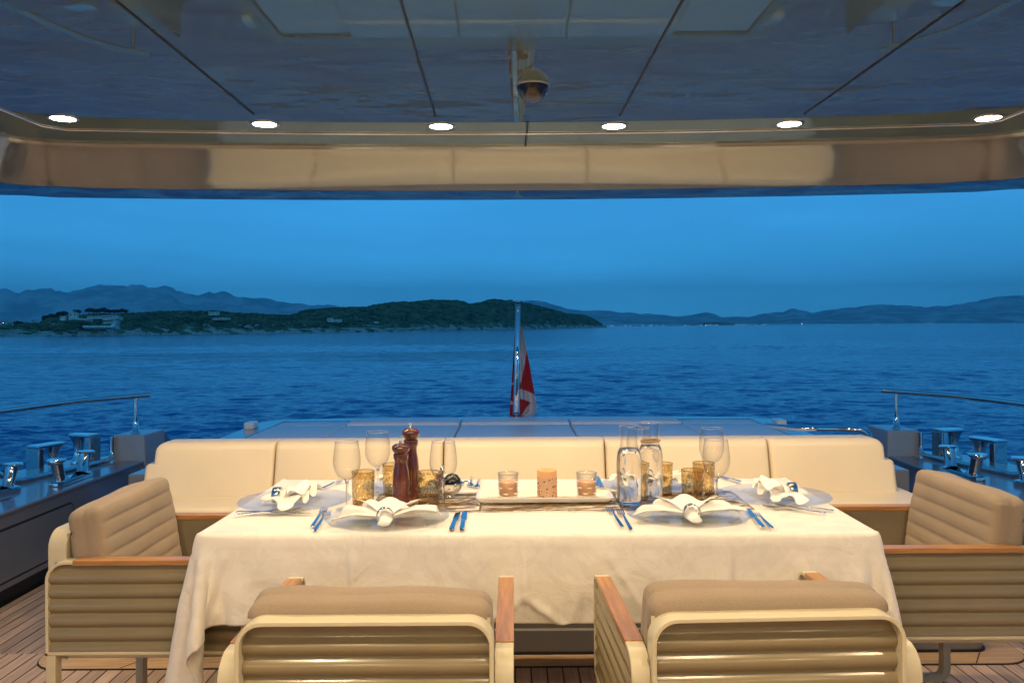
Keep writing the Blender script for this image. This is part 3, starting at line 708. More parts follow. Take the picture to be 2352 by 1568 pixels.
# saloon bulkhead behind the camera
sal = empty('saloon_wall', (0,-2.6,0), 0, 'saloon bulkhead with glass doors at the forward end of the deck', 'wall')
mb = MB()
for x0, x1 in ((-3.0,-1.6),(1.6,3.0)): mb.box(x0,x1,-.1,0,0,HZ)
mb.box(-1.6,1.6,-.1,0,1.9,HZ); mb.build('panel', M['pebble'], sal)
for x0, x1 in ((-1.6,-.02),(.02,1.6)):
    mb = MB(); mb.box(x0,x1,-.07,-.05,0.0,1.9); d = mb.build('glass_door', mat('dark_saloon_glass',(.05,.035,.02),.06,coat=1), sal)
    mb = MB(); 
    for a in (x0,x1-.05): mb.box(a,a+.05,-.075,-.03,0.0,1.9)
    mb.build('door_frame', M['brushed'], d)

# hull sides with fairleads, cleats, rails
S_ = 1.012
def side(s, off, which):
    """s = -1 port side, +1 starboard. local a = distance outboard"""
    def G(a, y, z): return (s*a*S_ + off, y*S_, z)
    def flip(mbx):
        if s > 0: mbx.f = [f[::-1] for f in mbx.f]
        return mbx
    def T(mbx): mbx.v = [(s*x*S_+off, y*S_, z) for x,y,z in mbx.v]; return flip(mbx) if s < 0 else mbx
    lr = 'left' if s < 0 else 'right'
    bw = empty('bulwark', (0,0,0), 0, f'dark blue glossy hull side with fairlead opening on the {lr} of the deck', 'bulwark')
    # inner wall + shelf
    mb = MB(); mb.box(2.415, 2.445, -2.5, 5.45, .055, .405); T(mb); mb.build('inner_wall', M['navy'], bw)
    mb = MB(); mb.box(2.44, 2.46, -2.5, 5.30, -.04, .06); T(mb); mb.build('toe_kick', M['black'], bw)
    mb = MB(); mb.prism([(2.405,-2.5),(2.405,5.45),(2.60,5.45),(2.575,5.33),(2.77,4.60),(3.05,4.3),(3.3,-2.5)], .405, .425); T(mb); mb.build('shelf', M['navy'], bw, bevel=.006)
    # outer cap
    mb = MB(); mb.prism([(2.575,5.34),(2.60,5.46),(2.585,5.8),(2.98,5.4),(3.18,4.3),(3.04,4.31),(2.775,4.61)], .395, .418); T(mb); mb.build('hull_cap', M['navy'], bw, bevel=.006)
    # stern end post block
    def blk(a0,a1,y0,y1,z0,z1,in_t):
        return [(a0,y0,z0),(a1,y0,z0),(a1,y1,z0),(a0,y1,z0)], [(a0+in_t,y0+.01,z1),(a1-.01,y0+.01,z1),(a1-.01,y1,z1),(a0+in_t*1.0,y1,z1)]
    mb = MB(); A_, B_ = blk(2.392,2.615,5.34,5.66,.30,.592,.012); mb.loft(A_, B_); T(mb); mb.build('end_block', M['greypaint'], bw, bevel=.008)
    mb = MB(); A_, B_ = blk(2.392,2.615,5.66,6.3,-.6,.57,.012); B_[2] = (B_[2][0],6.3,.12); B_[3] = (B_[3][0],6.3,.12); mb.loft(A_, B_); T(mb); mb.build('quarter_panel', M['navy'], bw, bevel=.01)
    mb = MB(); A_ = [(2.40,5.30,-.1),(2.43,5.30,-.1),(2.43,5.655,-.1),(2.40,5.655,-.1)]; B_ = [(2.40,5.30,.402),(2.43,5.30,.402),(2.43,5.655,.402),(2.40,5.655,.402)]; mb.loft(A_,B_); T(mb); mb.build('inner_wall', M['navy'], bw)
    # forward bulwark beyond the opening
    mb = MB(); A_ = [(2.80,4.52,.40),(2.86,4.30,.40),(3.25,3.2,.40),(3.5,3.2,.40),(3.15,4.4,.40)]; B_ = [(2.90,4.30,.60),(2.92,4.22,.60),(3.28,3.2,.60),(3.44,3.2,.60),(3.08,4.25,.60)]; mb.loft(A_,B_); T(mb); mb.build('forward_bulwark', M['navy'], bw, bevel=.01)
    # topsides down to the water
    mb = MB(); ring = [(2.62,6.5),(2.60,5.7),(2.97,5.4),(3.17,4.3),(3.5,3.0),(3.6,-2.5)]
    mb.add([(x,y,.40) for x,y in ring]+[(x-.15,y,-3.4) for x,y in ring], [(i,i+1,i+7,i+6) for i in range(5)]); T(mb); mb.build('topsides', M['navy'], bw)
    # chrome frame of the opening
    path = [(2.60,5.325,.582),(2.60,5.323,.50),(2.598,5.318,.455),(2.61,5.28,.438)] + [(2.61+(2.765-2.61)*t, 5.28+(4.62-5.28)*t, .438) for t in (.2,.4,.6,.8,1)] + [(2.79,4.57,.445),(2.83,4.50,.50),(2.90,4.33,.605)]
    mb = MB(); mb.tube(path, .017, 10); T(mb); mb.build('chrome_frame', M['chrome'], bw)
    # hatch in the inner wall, outlined by a dark gap
    for kk, (ya, yb) in enumerate(((2.45,4.50),)):
        mb = MB(); rr = rrect(ya, yb, .085, .345, .04); t0, t1 = 2.4115, 2.4152
        q = [(t0, y_, z_) for y_, z_ in rr]; q2 = [(t1, y_, z_) for y_, z_ in rr]; mb.loft(q, q2); T(mb); mb.build('hatch_gap', M['black'], bw)
        mb = MB(); rr = rrect(ya+.010, yb-.010, .095, .335, .034); q = [(2.4085, y_, z_) for y_, z_ in rr]; q2 = [(2.4125, y_, z_) for y_, z_ in rr]; mb.loft(q, q2); T(mb); h_ = mb.build('hatch', M['navy'], bw)
    # rail
    rl = empty('handrail', G(2.52,5.47,.59), 0, f'polished steel handrail on a post above the {lr} hull side', 'railing')
    def relo(mbx, o): 
        ox, oy, oz = o.location; mbx.v = [(x-ox,y-oy,z-oz) for x,y,z in mbx.v]; return mbx
    rp_ = [(2.445,5.53,.838),(2.46,5.52,.84),(2.52,5.47,.838),(2.61,5.37,.835),(2.72,5.20,.835),(2.81,4.93,.832),(2.87,4.62,.83),(2.98,4.2,.83),(3.10,3.4,.83),(3.2,2.0,.83)]
    mb = MB(); mb.tube(rp_, .019, 12); T(mb); relo(mb, rl); mb.build('rail', M['chrome'], rl)
    mb = MB(); mb.tube([(2.517,5.475,.66),(2.517,5.475,.83)], .0125, 12); T(mb); relo(mb, rl); mb.build('post', M['chrome'], rl)
    mb = MB(); mb.tube([(2.517,5.475,.59),(2.517,5.475,.60),(2.517,5.475,.601),(2.517,5.475,.665)], [.030,.028,.021,.017], 16); T(mb); relo(mb, rl); mb.build('post_base', M['chrome'], rl)
    mb = MB(); mb.tube([(2.517,5.475,.587),(2.517,5.475,.592)], .033, 20); T(mb); relo(mb, rl); mb.build('gasket', M['ceramic'], rl)
    # bollards (cleats)
    def bollard(a0, y0, a1, y1, label):
        c0 = Vector((a0,y0)); c1 = Vector((a1,y1)); t = (c1-c0).normalized(); s2 = Vector((-t.y,t.x)); L_ = (c1-c0).length
        e = empty('mooring_bollard', G((a0+a1)/2,(y0+y1)/2,.425), 0, label, 'bollard', 'steel mooring bollards on the hull sides')
        def W_(u, v, z): p_ = c0 + t*u + s2*v; return (p_.x, p_.y, z)
        ext, hw = .055, .042
        rect = [(-ext,-hw*.6),(-ext+.03,-hw),(L_+ext-.03,-hw),(L_+ext,-hw*.6),(L_+ext,hw*.6),(L_+ext-.03,hw),(-ext+.03,hw),(-ext,hw*.6)]
        mb = MB(); A_ = [W_(u,v,.426) for u,v in rect]; B_ = [W_(u,v,.446) for u,v in rect]; mb.loft(A_, B_); 
        hi = [W_(u*.97+.005,v*.86,.447) for u,v in rect]; hi2 = [W_(u*.96+.006,v*.8,.452) for u,v in rect]; mb.loft(hi, hi2)
        T(mb); relo(mb, e); mb.build('base', M['chrome'], e, bevel=.004)
        for u, dr in ((0,-1),(L_,1)):
            b0 = W_(u - dr*.012, 0, .448); b1 = W_(u + dr*.022, 0, .555); b2 = W_(u+dr*.024, 0, .561); b3 = W_(u+dr*.026,0,.570); b4 = W_(u+dr*.026,0,.574)
            mb = MB(); mb.tube([b0, W_(u-dr*.010,0,.452), W_(u-dr*.006,0,.462), b1], [.045,.036,.031,.031], 24); T(mb); relo(mb, e); mb.build('post', M['chrome'], e)
            mb = MB(); mb.tube([b1, b2, b3, b4], [.040,.049,.050,.046], 28); T(mb); relo(mb, e); mb.build('cap', M['chrome'], e)
    bollard(2.508, 4.53, 2.500, 4.77, f'polished twin-post mooring bollard on the {lr} hull side, the one nearer the stern')
    bollard(2.75, 4.16, 2.675, 4.35, f'polished twin-post mooring bollard on the {lr} hull side, cut by the picture edge')
    # fairlead rollers
    def fair(ax, ay, rx, ry, label):
        e = empty('fairlead_roller', G((ax+rx)/2,(ay+ry)/2,.42), 0, label, 'fairlead', 'fairlead rollers in the hull openings')
        c0 = Vector((ax,ay)); c1 = Vector((rx,ry)); t = (c1-c0).normalized(); s2 = Vector((-t.y,t.x)); L_ = (c1-c0).length
        def W_(u, v, z): p_ = c0 + t*u + s2*v; return (p_.x, p_.y, z)
        mb = MB(); ring = [(-.018,-.05),(.018,-.05),(.018,.05),(-.018,.05)]
        mb.loft([W_(u,v,.419) for u,v in ring], [W_(u,v,.590) for u,v in ring]); T(mb); relo(mb,e); mb.build('upright', M['chrome'], e, bevel=.004)
        ring = [(-.018,-.052),(L_+.02,-.052),(L_+.055,-.03),(L_+.055,.03),(L_+.02,.052),(-.018,.052)]
        mb = MB(); mb.loft([W_(u,v,.5905) for u,v in ring], [W_(u,v,.606) for u,v in ring]); T(mb); relo(mb,e); mb.build('top_plate', M['chrome'], e, bevel=.004)
        mb = MB(); mb.tube([W_(L_,0,.42),W_(L_,0,.435),W_(L_,0,.45),W_(L_,0,.50),W_(L_,0,.54),W_(L_,0,.57),W_(L_,0,.590)], [.048,.047,.030,.027,.031,.041,.055], 24); T(mb); relo(mb,e); mb.build('roller', M['chrome'], e)
    fair(2.795, 4.80, 2.755, 4.92, f'polished fairlead roller under a steel plate on the {lr}, forward one of the pair')
    fair(2.715, 5.30, 2.82, 5.33, f'polished fairlead roller under a steel plate on the {lr}, next to the grey end block')
    return bw
side(-1, .02, 'left'); side(1, .02, 'right')

# ------------------------------------------------------------------ stern sunpad, coaming, flag
sp = empty('sunpad', (0,0,0), 0, 'wide white cushioned sunpad behind the sofa at the stern', 'sunpad')
YN, ZP = 3.86, .625
xl = [-1.63,-1.135,-.36,.39,1.15,1.68]
def pad(x0, x1, y0, y1, zt, name, th=.11, crown=.008):
    mb = MB(); sx, sy = x1-x0-.006, y1-y0-.006
    def fn(p, d):
        u = p.x/(sx/2); v = p.y/(sy/2)
        return p + Vector((0,0,crown*(1-u*u)*(1-v*v))) if p.z > 0 else p
    rbox(mb, sx, sy, th, .022, fn=fn, c=((x0+x1)/2,(y0+y1)/2,zt-th/2))
    return mb.build(name, M['leather_pad'], sp, merge=True, smooth=True)
for a, b in zip(xl, xl[1:]): pad(a, b, YN, 5.60, ZP, 'cushion')
for a, b in zip(xl, xl[1:]):
    hi = .016 if -1.2 < a < 1.1 else -.002
    pad(a, b, 5.60, 5.90 if hi > 0 else 5.84, ZP+hi, 'headrest')
mb = MB(); mb.box(xl[0]+.02, xl[-1]-.02, YN+.02, 5.86, .0, ZP-.1); mb.build('base', M['navy'], sp)
ring = [(-1.53,3.78),(-1.44,3.78),(-1.44,4.62),(-1.42,4.82),(1.57,4.82),(1.56,4.62),(1.56,3.78),(1.65,3.78),(1.67,4.75),(1.60,5.12),(-1.50,5.12),(-1.55,4.75)]
mb = MB()
quads = [([(-1.79,3.84),(-1.645,3.84),(-1.645,5.93),(-1.81,5.93)]), ([(1.695,3.84),(1.84,3.84),(1.86,5.93),(1.695,5.93)]), ([(-1.81,5.93),(1.86,5.93),(1.75,6.05),(1.2,6.13),(.02,6.17),(-1.15,6.13),(-1.7,6.05)])]
for q in quads: mb.prism(q, -.25, .615)
co = mb.build('coaming', M['navy'], None, bevel=.006); tag(co, 'dark blue stern coaming surrounding the white sunpad', 'coaming')
for x, y, lb in ((577,976,'left'),(1790,970,'right')):
    p = P(x, y, 5.55); mb = MB(); rbox(mb, .07, .12, .05, .015); o = mb.build('corner_fender', M['ceramic'], None, merge=True, smooth=True); o.location = p
    tag(o, f'small white corner block outside the {lb} end of the sunpad', 'fender')
mb = MB()
for x, lb in ((577,'l'),(1790,'r')):
    p = P(x, 976 if lb == 'l' else 970, 5.55); mb.box(p.x-.03,p.x+.03,5.50,5.62,-.2,p.z-.026)
tag(mb.build('fender_bracket', M['navy'], None), 'dark blue brackets carrying the white corner blocks at the stern', 'bracket')
# steel grab rail right of the sunpad
A_ = P(1835,984,4.5); B_ = P(1985,987,4.4)
mb = MB(); pts = [A_+Vector((-.10,.25,-.01)), A_, P(1880,984,4.5), P(1940,984.5,4.5), P(1975,986,4.48), P(1990,990,4.45), P(1997,997,4.42), P(1999,1010,4.4), P(2000,1060,4.38), P(2000,1120,4.36)]
mb.tube(pts, .014, 12); o = mb.build('grab_rail', M['chrome']); tag(o, 'bent polished steel grab rail behind the right end of the sofa', 'railing')
# small lower hull deck behind the sofa, left and right
mb = MB(); mb.box(-2.42,-1.66,3.30,6.0,-.3,-.02); mb.box(1.70,2.47,3.30,6.0,-.3,-.02); o = mb.build('side_deck', M['deck']); tag(o, kind='structure')
mb = MB(); mb.box(-2.6,2.65,5.9,6.0,-3.3,-.3); o = mb.build('transom', M['navy']); tag(o, 'dark blue transom of the yacht below the stern deck', 'transom')

# ensign staff and flag
FY = 6.0; FS = FY/4.9
fb = P(1186, 962, FY); fb.z = .617
fs = empty('flagstaff', fb, 0, 'short polished flagstaff standing on the stern behind the sunpad', 'flagstaff')
top = P(1190, 690, FY)
h = top.z - fb.z; dx = top.x - fb.x
mb = MB(); mb.lathe([(0,0),(.05,0),(.05,.008),(.044,.012),(0,.012)], 32)
mb.v = [(x*1.15*FS, y*.6*FS, z) for x,y,z in mb.v]; mb.build('base_plate', M['chrome'], fs)
mb = MB()
def sec(z, hw, ht, cx_): return [(cx_ + hw*math.cos(a)*(1 if abs(math.cos(a))<.5 else 1), ht*math.sin(a), z) for a in [2*math.pi*k/20 for k in range(20)]]
zs_ = [.012,.03,.031]
rings = [(.012,.006,.006),(.030,.006,.006),(.031,.021,.014),(.05,.0215,.014),(h*.45,.017,.011),(h-.012,.0125,.009)]
vs = []; 
for z, hw, ht in rings:
    hw *= FS; ht *= FS; vs += sec(z, hw, ht, dx*z/h)
mb.add(vs, [(i*20+k, i*20+(k+1)%20, (i+1)*20+(k+1)%20, (i+1)*20+k) for i in range(len(rings)-1) for k in range(20)] + [list(range(100,120))], True)
mb.build('mast', M['chrome'], fs)
mb = MB(); mb.M = Matrix.Translation((dx,0,h-.012)); mb.lathe([(.015,0),(.032,.001),(.036,.006),(.032,.011),(.015,.014),(0,.016)], 24); mb.build('truck', M['chrome'], fs)
def inpoly(x, y, poly):
    c_ = False; j = len(poly)-1
    for i in range(len(poly)):
        if (poly[i][1] > y) != (poly[j][1] > y) and x < (poly[j][0]-poly[i][0])*(y-poly[i][1])/(poly[j][1]-poly[i][1])+poly[i][0]: c_ = not c_
        j = i
    return c_
def z2d(x, y): return (1087.8 + x*.2063, 676.2 + y*.2063)
whites = [[z2d(*q) for q in poly] for poly in ([(500,330),(527,330),(560,460),(590,640),(575,760),(530,965),(500,1050)], [(490,1040),(530,1050),(680,1115),(690,1160),(697,1235),(620,1200),(530,1160),(490,1145)], [(636,1210),(705,1235),(700,1290),(680,1330),(640,1350),(600,1362),(520,1354)], [(400,985),(450,980),(452,1006),(400,1016)], [(395,1190),(445,1200),(445,1226),(395,1226)])]
vs = []; fc = []; NU, NV = 44, 110
for j in range(NV+1):
    v = j/NV; zy = 325 + (1362-325)*v
    xl_ = 468 - 68*v**1.0; xr_ = interp([(325,527),(400,545),(500,565),(640,592),(800,625),(1000,658),(1115,680),(1235,699),(1290,698),(1330,670),(1362,600)], zy)
    for i in range(NU+1):
        u = i/NU; zx = xl_ + (xr_-xl_)*u
        X_, Y_ = z2d(zx, zy)
        p = P(X_, Y_, FY); p.y += .022 + .03*v*math.sin(u*9.0+v*2) + .012*math.sin(u*23)
        vs.append(tuple(p - fb)); fc.append((X_, Y_))
mb = MB(); mb.add(vs, [(j*(NU+1)+i, (j+1)*(NU+1)+i, (j+1)*(NU+1)+i+1, j*(NU+1)+i+1) for j in range(NV) for i in range(NU)], True)
q = 0
for j in range(NV):
    for i in range(NU):
        a = fc[j*(NU+1)+i]; b = fc[(j+1)*(NU+1)+i+1]; cx_, cy_ = (a[0]+b[0])/2, (a[1]+b[1])/2
        mb.mi[q] = 1 if any(inpoly(cx_, cy_, w) for w in whites) else 0; q += 1
fl = mb.build('flag', [M['red'], M['white']]); fl.location = fb
fl.modifiers.new('s','SOLIDIFY').thickness = .0015
tag(fl, 'red flag with a white cross hanging furled from the stern staff', 'flag')
# ------------------------------------------------------------------ sofa
sofa = empty('sofa', (0,3.25,0), 0, 'long cream upholstered stern sofa behind the table', 'sofa')
def rs(mb): mb.v = [(x,y-3.25,z) for x,y,z in mb.v]; return mb
SX0, SX1, SZ = -1.56, 1.67, .575
mb = MB(); mb.box(SX0+.02, SX1-.02, 3.27, 3.62, .10, .486); rs(mb); mb.build('front_panel', M['skirting'], sofa)
mb = MB(); mb.prism(rrect(-1.755, 1.86, 3.25, 3.66, .05), .012, .10); rs(mb); mb.build('plinth', M['plinth'], sofa, bevel=.004)
mb = MB(); mb.prism(rrect(-1.763, 1.868, 3.242, 3.66, .055), .0066, .014); rs(mb); mb.build('plinth_seal', M['black'], sofa)
mb = MB(); rbox(mb, SX1-SX0-.01, .50, .105, .022, fn=lambda p, d: p + Vector((0,0,.003*mnoise.noise(Vector((p.x*2,p.y*3,0))))), c=((SX0+SX1)/2, 3.466, .593-.0525)); rs(mb); mb.build('seat_cushion', M['leather'], sofa, merge=True, smooth=True)
# back cushions: an upper and a wider lower outline at the ends
ZT = .806; lean = .06
def back_cush(x0, x1, lstep=0, rstep=0):
    """outline in x,z; rounded; leaning back. lstep/rstep: width of the lower step at that end"""
    zb = .583; zt = ZT; zs = .72; r = .03
    nx, nz = 40, 24; T_ = .14
    def xspan(z):
        a, b = x0, x1
        k = 0 if z < zs else 1
        R = .038
        if lstep:
            if z < zs: d = max(0, (z-(zs-R*.6))); a = x0 + (R*.6-math.sqrt(max(0,(R*.6)**2-d*d)))*.6
            else:
                a = x0 + lstep; d = max(0, z-(zt-R)); a += R-math.sqrt(max(0,R*R-d*d))
        if rstep:
            if z < zs: d = max(0, (z-(zs-R*.6))); b = x1 - (R*.6-math.sqrt(max(0,(R*.6)**2-d*d)))*.6
            else:
                b = x1 - rstep; d = max(0, z-(zt-R)); b -= R-math.sqrt(max(0,R*R-d*d))
        return a, b
    zl = [zb + (zt-zb)*k/nz for k in range(nz+1)]; zl += [zs-1e-4, zs+1e-4]; zl += [zt-.002, zt-.006]; zl = sorted(zl)
    e_ = [0,.004,.010,.018,.03]
    sh = [0,.004,.010,.018,.03,.045]
    W_ = x1-x0
    us = set(e_) | set(W_-q for q in e_) | set(np.linspace(.12, W_-.12, 18))
    if lstep: us |= set(lstep+q for q in sh) | set(lstep*.5+q for q in (0,))
    if rstep: us |= set(W_-rstep-q for q in sh) | set(W_-rstep*.5 for q in (0,))
    us = sorted(us)
    vs = []; n_ = len(us)
    def ypos(z): return 3.452 + lean*(z-zb)/(zt-zb)
    def edge(u, z):
        a, b = xspan(z); dx_ = max(0, min(x0+u-a, b-x0-u)); dz_ = min(zt-z, z-zb+.012)
        e = 0
        for dd, rr in ((dx_, .016), (dz_, .028 if zt-z < .1 else .014)):
            if dd < rr: e += rr - math.sqrt(max(0, rr*rr-(rr-dd)**2))
        return e
    for z in zl:
        a, b = xspan(z)
        for u in us:
            x = min(max(x0+u, a), b); un = min(1,max(0,u/(x1-x0)))
            puff = .008*max(0,math.sin(math.pi*un))**.5*max(0,math.sin(math.pi*(z-zb)/(zt-zb)))**.5
            puff += .003*mnoise.noise(Vector((x*4, z*7, 1))) + .0022*mnoise.noise(Vector((x*34, z*9, 4)))*(math.exp(-un*(x1-x0)/.04)+math.exp(-(1-un)*(x1-x0)/.04))
            vs.append((x, ypos(z) + edge(u,z) - puff, z))
    m_ = len(zl); fs = [(j*n_+i, j*n_+i+1, (j+1)*n_+i+1, (j+1)*n_+i) for j in range(m_-1) for i in range(n_-1)]
    mb = MB(); mb.add(vs, fs, True)
    # back side and rim
    bk = [(v[0], ypos(v[2])+T_ - (v[1]-ypos(v[2]))*.5, v[2]) for v in vs]
    mb.add(bk, [f[::-1] for f in fs], True)
    rim = [i for i in range(n_)] + [j*n_+n_-1 for j in range(1,m_)] + [(m_-1)*n_+i for i in range(n_-2,-1,-1)] + [j*n_ for j in range(m_-2,0,-1)]
    k = len(rim); mb.add([vs[i] for i in rim]+[bk[i] for i in rim], [(i, k+i, k+(i+1)%k, (i+1)%k) for i in range(k)], True)
    rs(mb); mb.build('back_cushion', M['leather'], sofa, merge=True, smooth=True)
xb = [P(327,1060,3.47).x, P(626,1060,3.47).x, P(1017,1060,3.47).x, P(1392,1060,3.47).x, P(1772,1060,3.47).x, P(2060,1060,3.47).x]
for k, (a, b) in enumerate(zip(xb, xb[1:])): back_cush(a+(.0025 if k else 0), b-(.0025 if k < 4 else 0), .037 if k == 0 else 0, .037 if k == 4 else 0)
mb = MB(); mb.box(xb[0]+.12, xb[-1]-.12, 3.57, 3.79, .0, .742); rs(mb); mb.build('back_frame', M['navy'], sofa)
for k, (x, m_) in enumerate(((1080,M['sock']),(1178,M['green']))):
    p = P(x*.2977/1.7007*1.0, 0, 3.25)
    X0 = (x*.2976/1.7007 - 1177)/1900*3.25
    mb = MB(); mb.box(X0-.024,X0+.024,3.242,3.2505,.020,.060); rs(mb); q = mb.build('socket', M['sock'], sofa, bevel=.002)
    mb = MB(); mb.box(X0-.016,X0+.016,3.239,3.2425,.026,.054); rs(mb); mb.build('socket_insert', m_, q)

# ------------------------------------------------------------------ armchairs
CW, CD, AZ, BZ, PZ0 = .590, .560, .640, .716, .376
def band_loop(pts, width_axis, w0, w1, th, mb):
    """closed 2-D loop (list of (u,z)) swept as a flat band of thickness th; u runs along Y for arms or X for the back"""
    n_ = len(pts); vs = []
    for i in range(n_):
        a = Vector(pts[i-1]); b = Vector(pts[(i+1)%n_]); t = (b-a).normalized(); nn = Vector((t.y,-t.x))
        o_ = Vector(pts[i]); q = o_ - nn*th
        for (c_, w) in ((o_,w0),(o_,w1),(q,w1),(q,w0)):
            vs.append((w, c_.x, c_.y) if width_axis == 'x' else (c_.x, w, c_.y))
    fs = []
    for i in range(n_):
        j = (i+1) % n_
        for k in range(4):
            k2 = (k+1) % 4; fs.append((i*4+k, i*4+k2, j*4+k2, j*4+k))
    mb.add(vs, fs, False)
def loop(u0, u1, z0, z1, rt, rb=.004, n=8, rt1=None):
    pts = []; rt1 = rt if rt1 is None else rt1
    for cu, cz, r, a0 in ((u1-rb, z0+rb, rb, -90), (u1-rt1, z1-rt1, rt1, 0), (u0+rt, z1-rt, rt, 90), (u0+rb, z0+rb, rb, 180)):
        m_ = n if r > .01 else 2
        for k in range(m_+1):
            a = math.radians(a0 + 90*k/m_); pts.append((cu + r*math.cos(a), cz + r*math.sin(a)))
    return pts
def corrugated(mb, u0, u1, z0, z1, w, amp, axis, sgn, r=.0, flat=.022, pitch=.0405):
    """horizontal ridges; sgn = which way the ridges stand out"""
    nz = 84; vs = []
    us = np.linspace(u0, u1, 16)
    for j in range(nz+1):
        z = z0 + (z1-z0)*j/nz; d = z1 - flat - z
        s_ = 0 if d < 0 else abs(math.sin(math.pi*d/pitch))**.9
        s_ = s_**1.0
        ins = 0
        if r and z > z1-r: q = z-(z1-r); ins = r-math.sqrt(max(0, r*r-q*q))
        for k, u in enumerate(us):
            uu = min(max(u, u0+ins), u1-ins); ww = w + sgn*amp*s_
            vs.append((ww, uu, z) if axis == 'x' else (uu, ww, z))
    m_ = len(us); mb.add(vs, [(j*m_+i, j*m_+i+1, (j+1)*m_+i+1, (j+1)*m_+i) for j in range(nz) for i in range(m_-1)], True)

def cushion_mesh(mb, w, t, h, channels, seed, wob=.004):
    """upright cushion, width x, thickness y, height z; horizontal stitched channels on the front (+y) and one seam round the top"""
    zl = list(np.linspace(-h/2+.03, h/2-.03, 70)); r = .024
    rg = random.Random(seed); tilt = rg.uniform(-.006,.006)
    def fn(p, d):
        z = p.z; x = p.x; q = p.copy()
        edge = 1 - min(1, abs(x)/(w/2))**6
        ph = (h/2 - z)/(h/channels)
        g = abs(math.sin(math.pi*ph))**.24
        if d.y > .3: q.y += (.014*g - .009)*edge
        if d.y < -.3:
            near = math.exp(-((z-(h/2-.060))/.006)**2); q.y += .006*near; q.y -= .012*edge*max(0,math.cos((z)/(h)*math.pi))
        if d.z > .3:
            q.z += .008*edge + wob*mnoise.noise(Vector((x*5+seed,p.y*6,0)))*2 - .003*math.exp(-(p.y/.004)**2)
        if abs(d.x) > .3: q.x += math.copysign(.004*(1-abs(z)/(h/2))**.5 if abs(z) < h/2 else 0, d.x) - .002*math.exp(-(p.y/.006)**2)*math.copysign(1,d.x)
        # pinched corners
        q.x *= 1 - .006*(abs(z)/(h/2))**4
        q += Vector((wob*.6*mnoise.noise(Vector((x*9,z*9,seed))), wob*mnoise.noise(Vector((x*7,seed,z*7))), tilt*x/(w/2)))
        return q
    rbox(mb, w, t, h, r, xs=list(np.linspace(-w/2+r,w/2-r,36)), ys=list(np.linspace(-t/2+r,t/2-r,9)), zs=zl, fn=fn)

def make_chair():
    t = empty('armchair', (0,0,0))
    hw = CW/2; aw = .038
    for s in (-1, 1):
        # arm: a band loop closed round a ribbed panel
        xo, xi = s*hw, s*(hw-aw)
        mb = MB(); band_loop(loop(0, CD, PZ0, AZ, .055, rt1=.030), 'x', min(xo,xi), max(xo,xi), .009, mb)
        mb.build('arm_frame', M['frame'], t, bevel=.0018)
        mb = MB(); corrugated(mb, .0095, CD-.0095, PZ0+.009, AZ-.0105, s*(hw-.015), .0135, 'x', s, r=.04, flat=.018)
        mb.build('arm_panel', M['panel'], t)
        mb = MB(); mb.grid(lambda u, v: (s*(hw-aw+.003), .01+(CD-.02)*u, PZ0+.01+(AZ-PZ0-.022)*v), 1, 1); mb.build('inner_arm_panel', M['arm_mesh'], t)
        mb = MB(); mb.box(min(xo,xi)-.0008, max(xo,xi)+.0008, .078, CD-.048, AZ-.0125, AZ+.0035); mb.build('armrest', M['armwood_y'], t, bevel=.002)
        # sled leg under the arm
        x0, x1 = sorted((s*(hw-.001), s*(hw-.036)))
        ou = [(0,PZ0-.0004)] + [(.045-.045*math.cos(a), .057-.045*math.sin(a)) for a in np.linspace(0,math.pi/2,9)] + [(CD-.065+.045*math.sin(a), .057-.045*math.cos(a)) for a in np.linspace(0,math.pi/2,9)] + [(CD-.02,PZ0-.0004)]
        ri = .022; inn = [(.028,PZ0-.0004)] + [(.028+ri-ri*math.cos(a), .035+ri-ri*math.sin(a)) for a in np.linspace(0,math.pi/2,9)] + [(CD-.048-ri+ri*math.sin(a), .035+ri-ri*math.cos(a)) for a in np.linspace(0,math.pi/2,9)] + [(CD-.048,PZ0-.0004)]
        vs = []
        for (a1,a2),(b1,b2) in zip(ou, inn): vs += [(x0,a1,a2),(x1,a1,a2),(x1,b1,b2),(x0,b1,b2)]
        nn_ = len(ou); mb = MB(); mb.add(vs, [(i*4+k, (i+1)*4+k, (i+1)*4+(k+1)%4, i*4+(k+1)%4) for i in range(nn_-1) for k in range(4)] + [(0,1,2,3), tuple(nn_*4-4+q for q in (3,2,1,0))])
        mb.build('leg', M['frame'], t, bevel=.003, merge=True)
        mb = MB()
        for yy in (.07, CD-.09): mb.M = Matrix.Translation((s*(hw-.018), yy, 0)); mb.lathe([(0,0),(.013,0),(.013,.0125),(0,.0125)], 14)
        mb.build('foot_pad', M['ceramic'], t)
    # back
    bw = hw - aw - .001
    mb = MB(); band_loop(loop(-bw, bw, .35, BZ, .052), 'y', -.012, .040, .009, mb)
    # lean the back slightly
    mb.build('back_frame', M['frame'], t, bevel=.002)
    mb = MB(); corrugated(mb, -bw+.009, bw-.009, .359, BZ-.0095, .020, .0145, 'y', -1, r=.042, flat=.030); mb.build('back_panel', M['panel'], t)
    mb = MB(); mb.grid(lambda u, v: (-bw+.008+(2*bw-.016)*u, .0385, .36+(BZ-.37)*v), 1, 1); mb.build('inner_back_panel', M['frame'], t)
    # seat
    mb = MB(); mb.box(-bw, bw, .03, CD-.03, .352, .385); mb.build('seat_frame', M['frame'], t, bevel=.004)
    mb = MB(); rbox(mb, 2*bw-.006, CD-.06, .085, .03, c=(0, .045+(CD-.06)/2, .385+.043)); mb.build('seat_cushion', M['fabric'], t, merge=True, smooth=True)
    mb = MB(); cushion_mesh(mb, 2*bw-.012, .100, .330, 7, 3); c_ = mb.build('back_cushion', M['fabric'], t, merge=True, smooth=True)
    c_.location = (0, .108, .600); c_.rotation_euler = (math.radians(10), 0, 0)
    return t
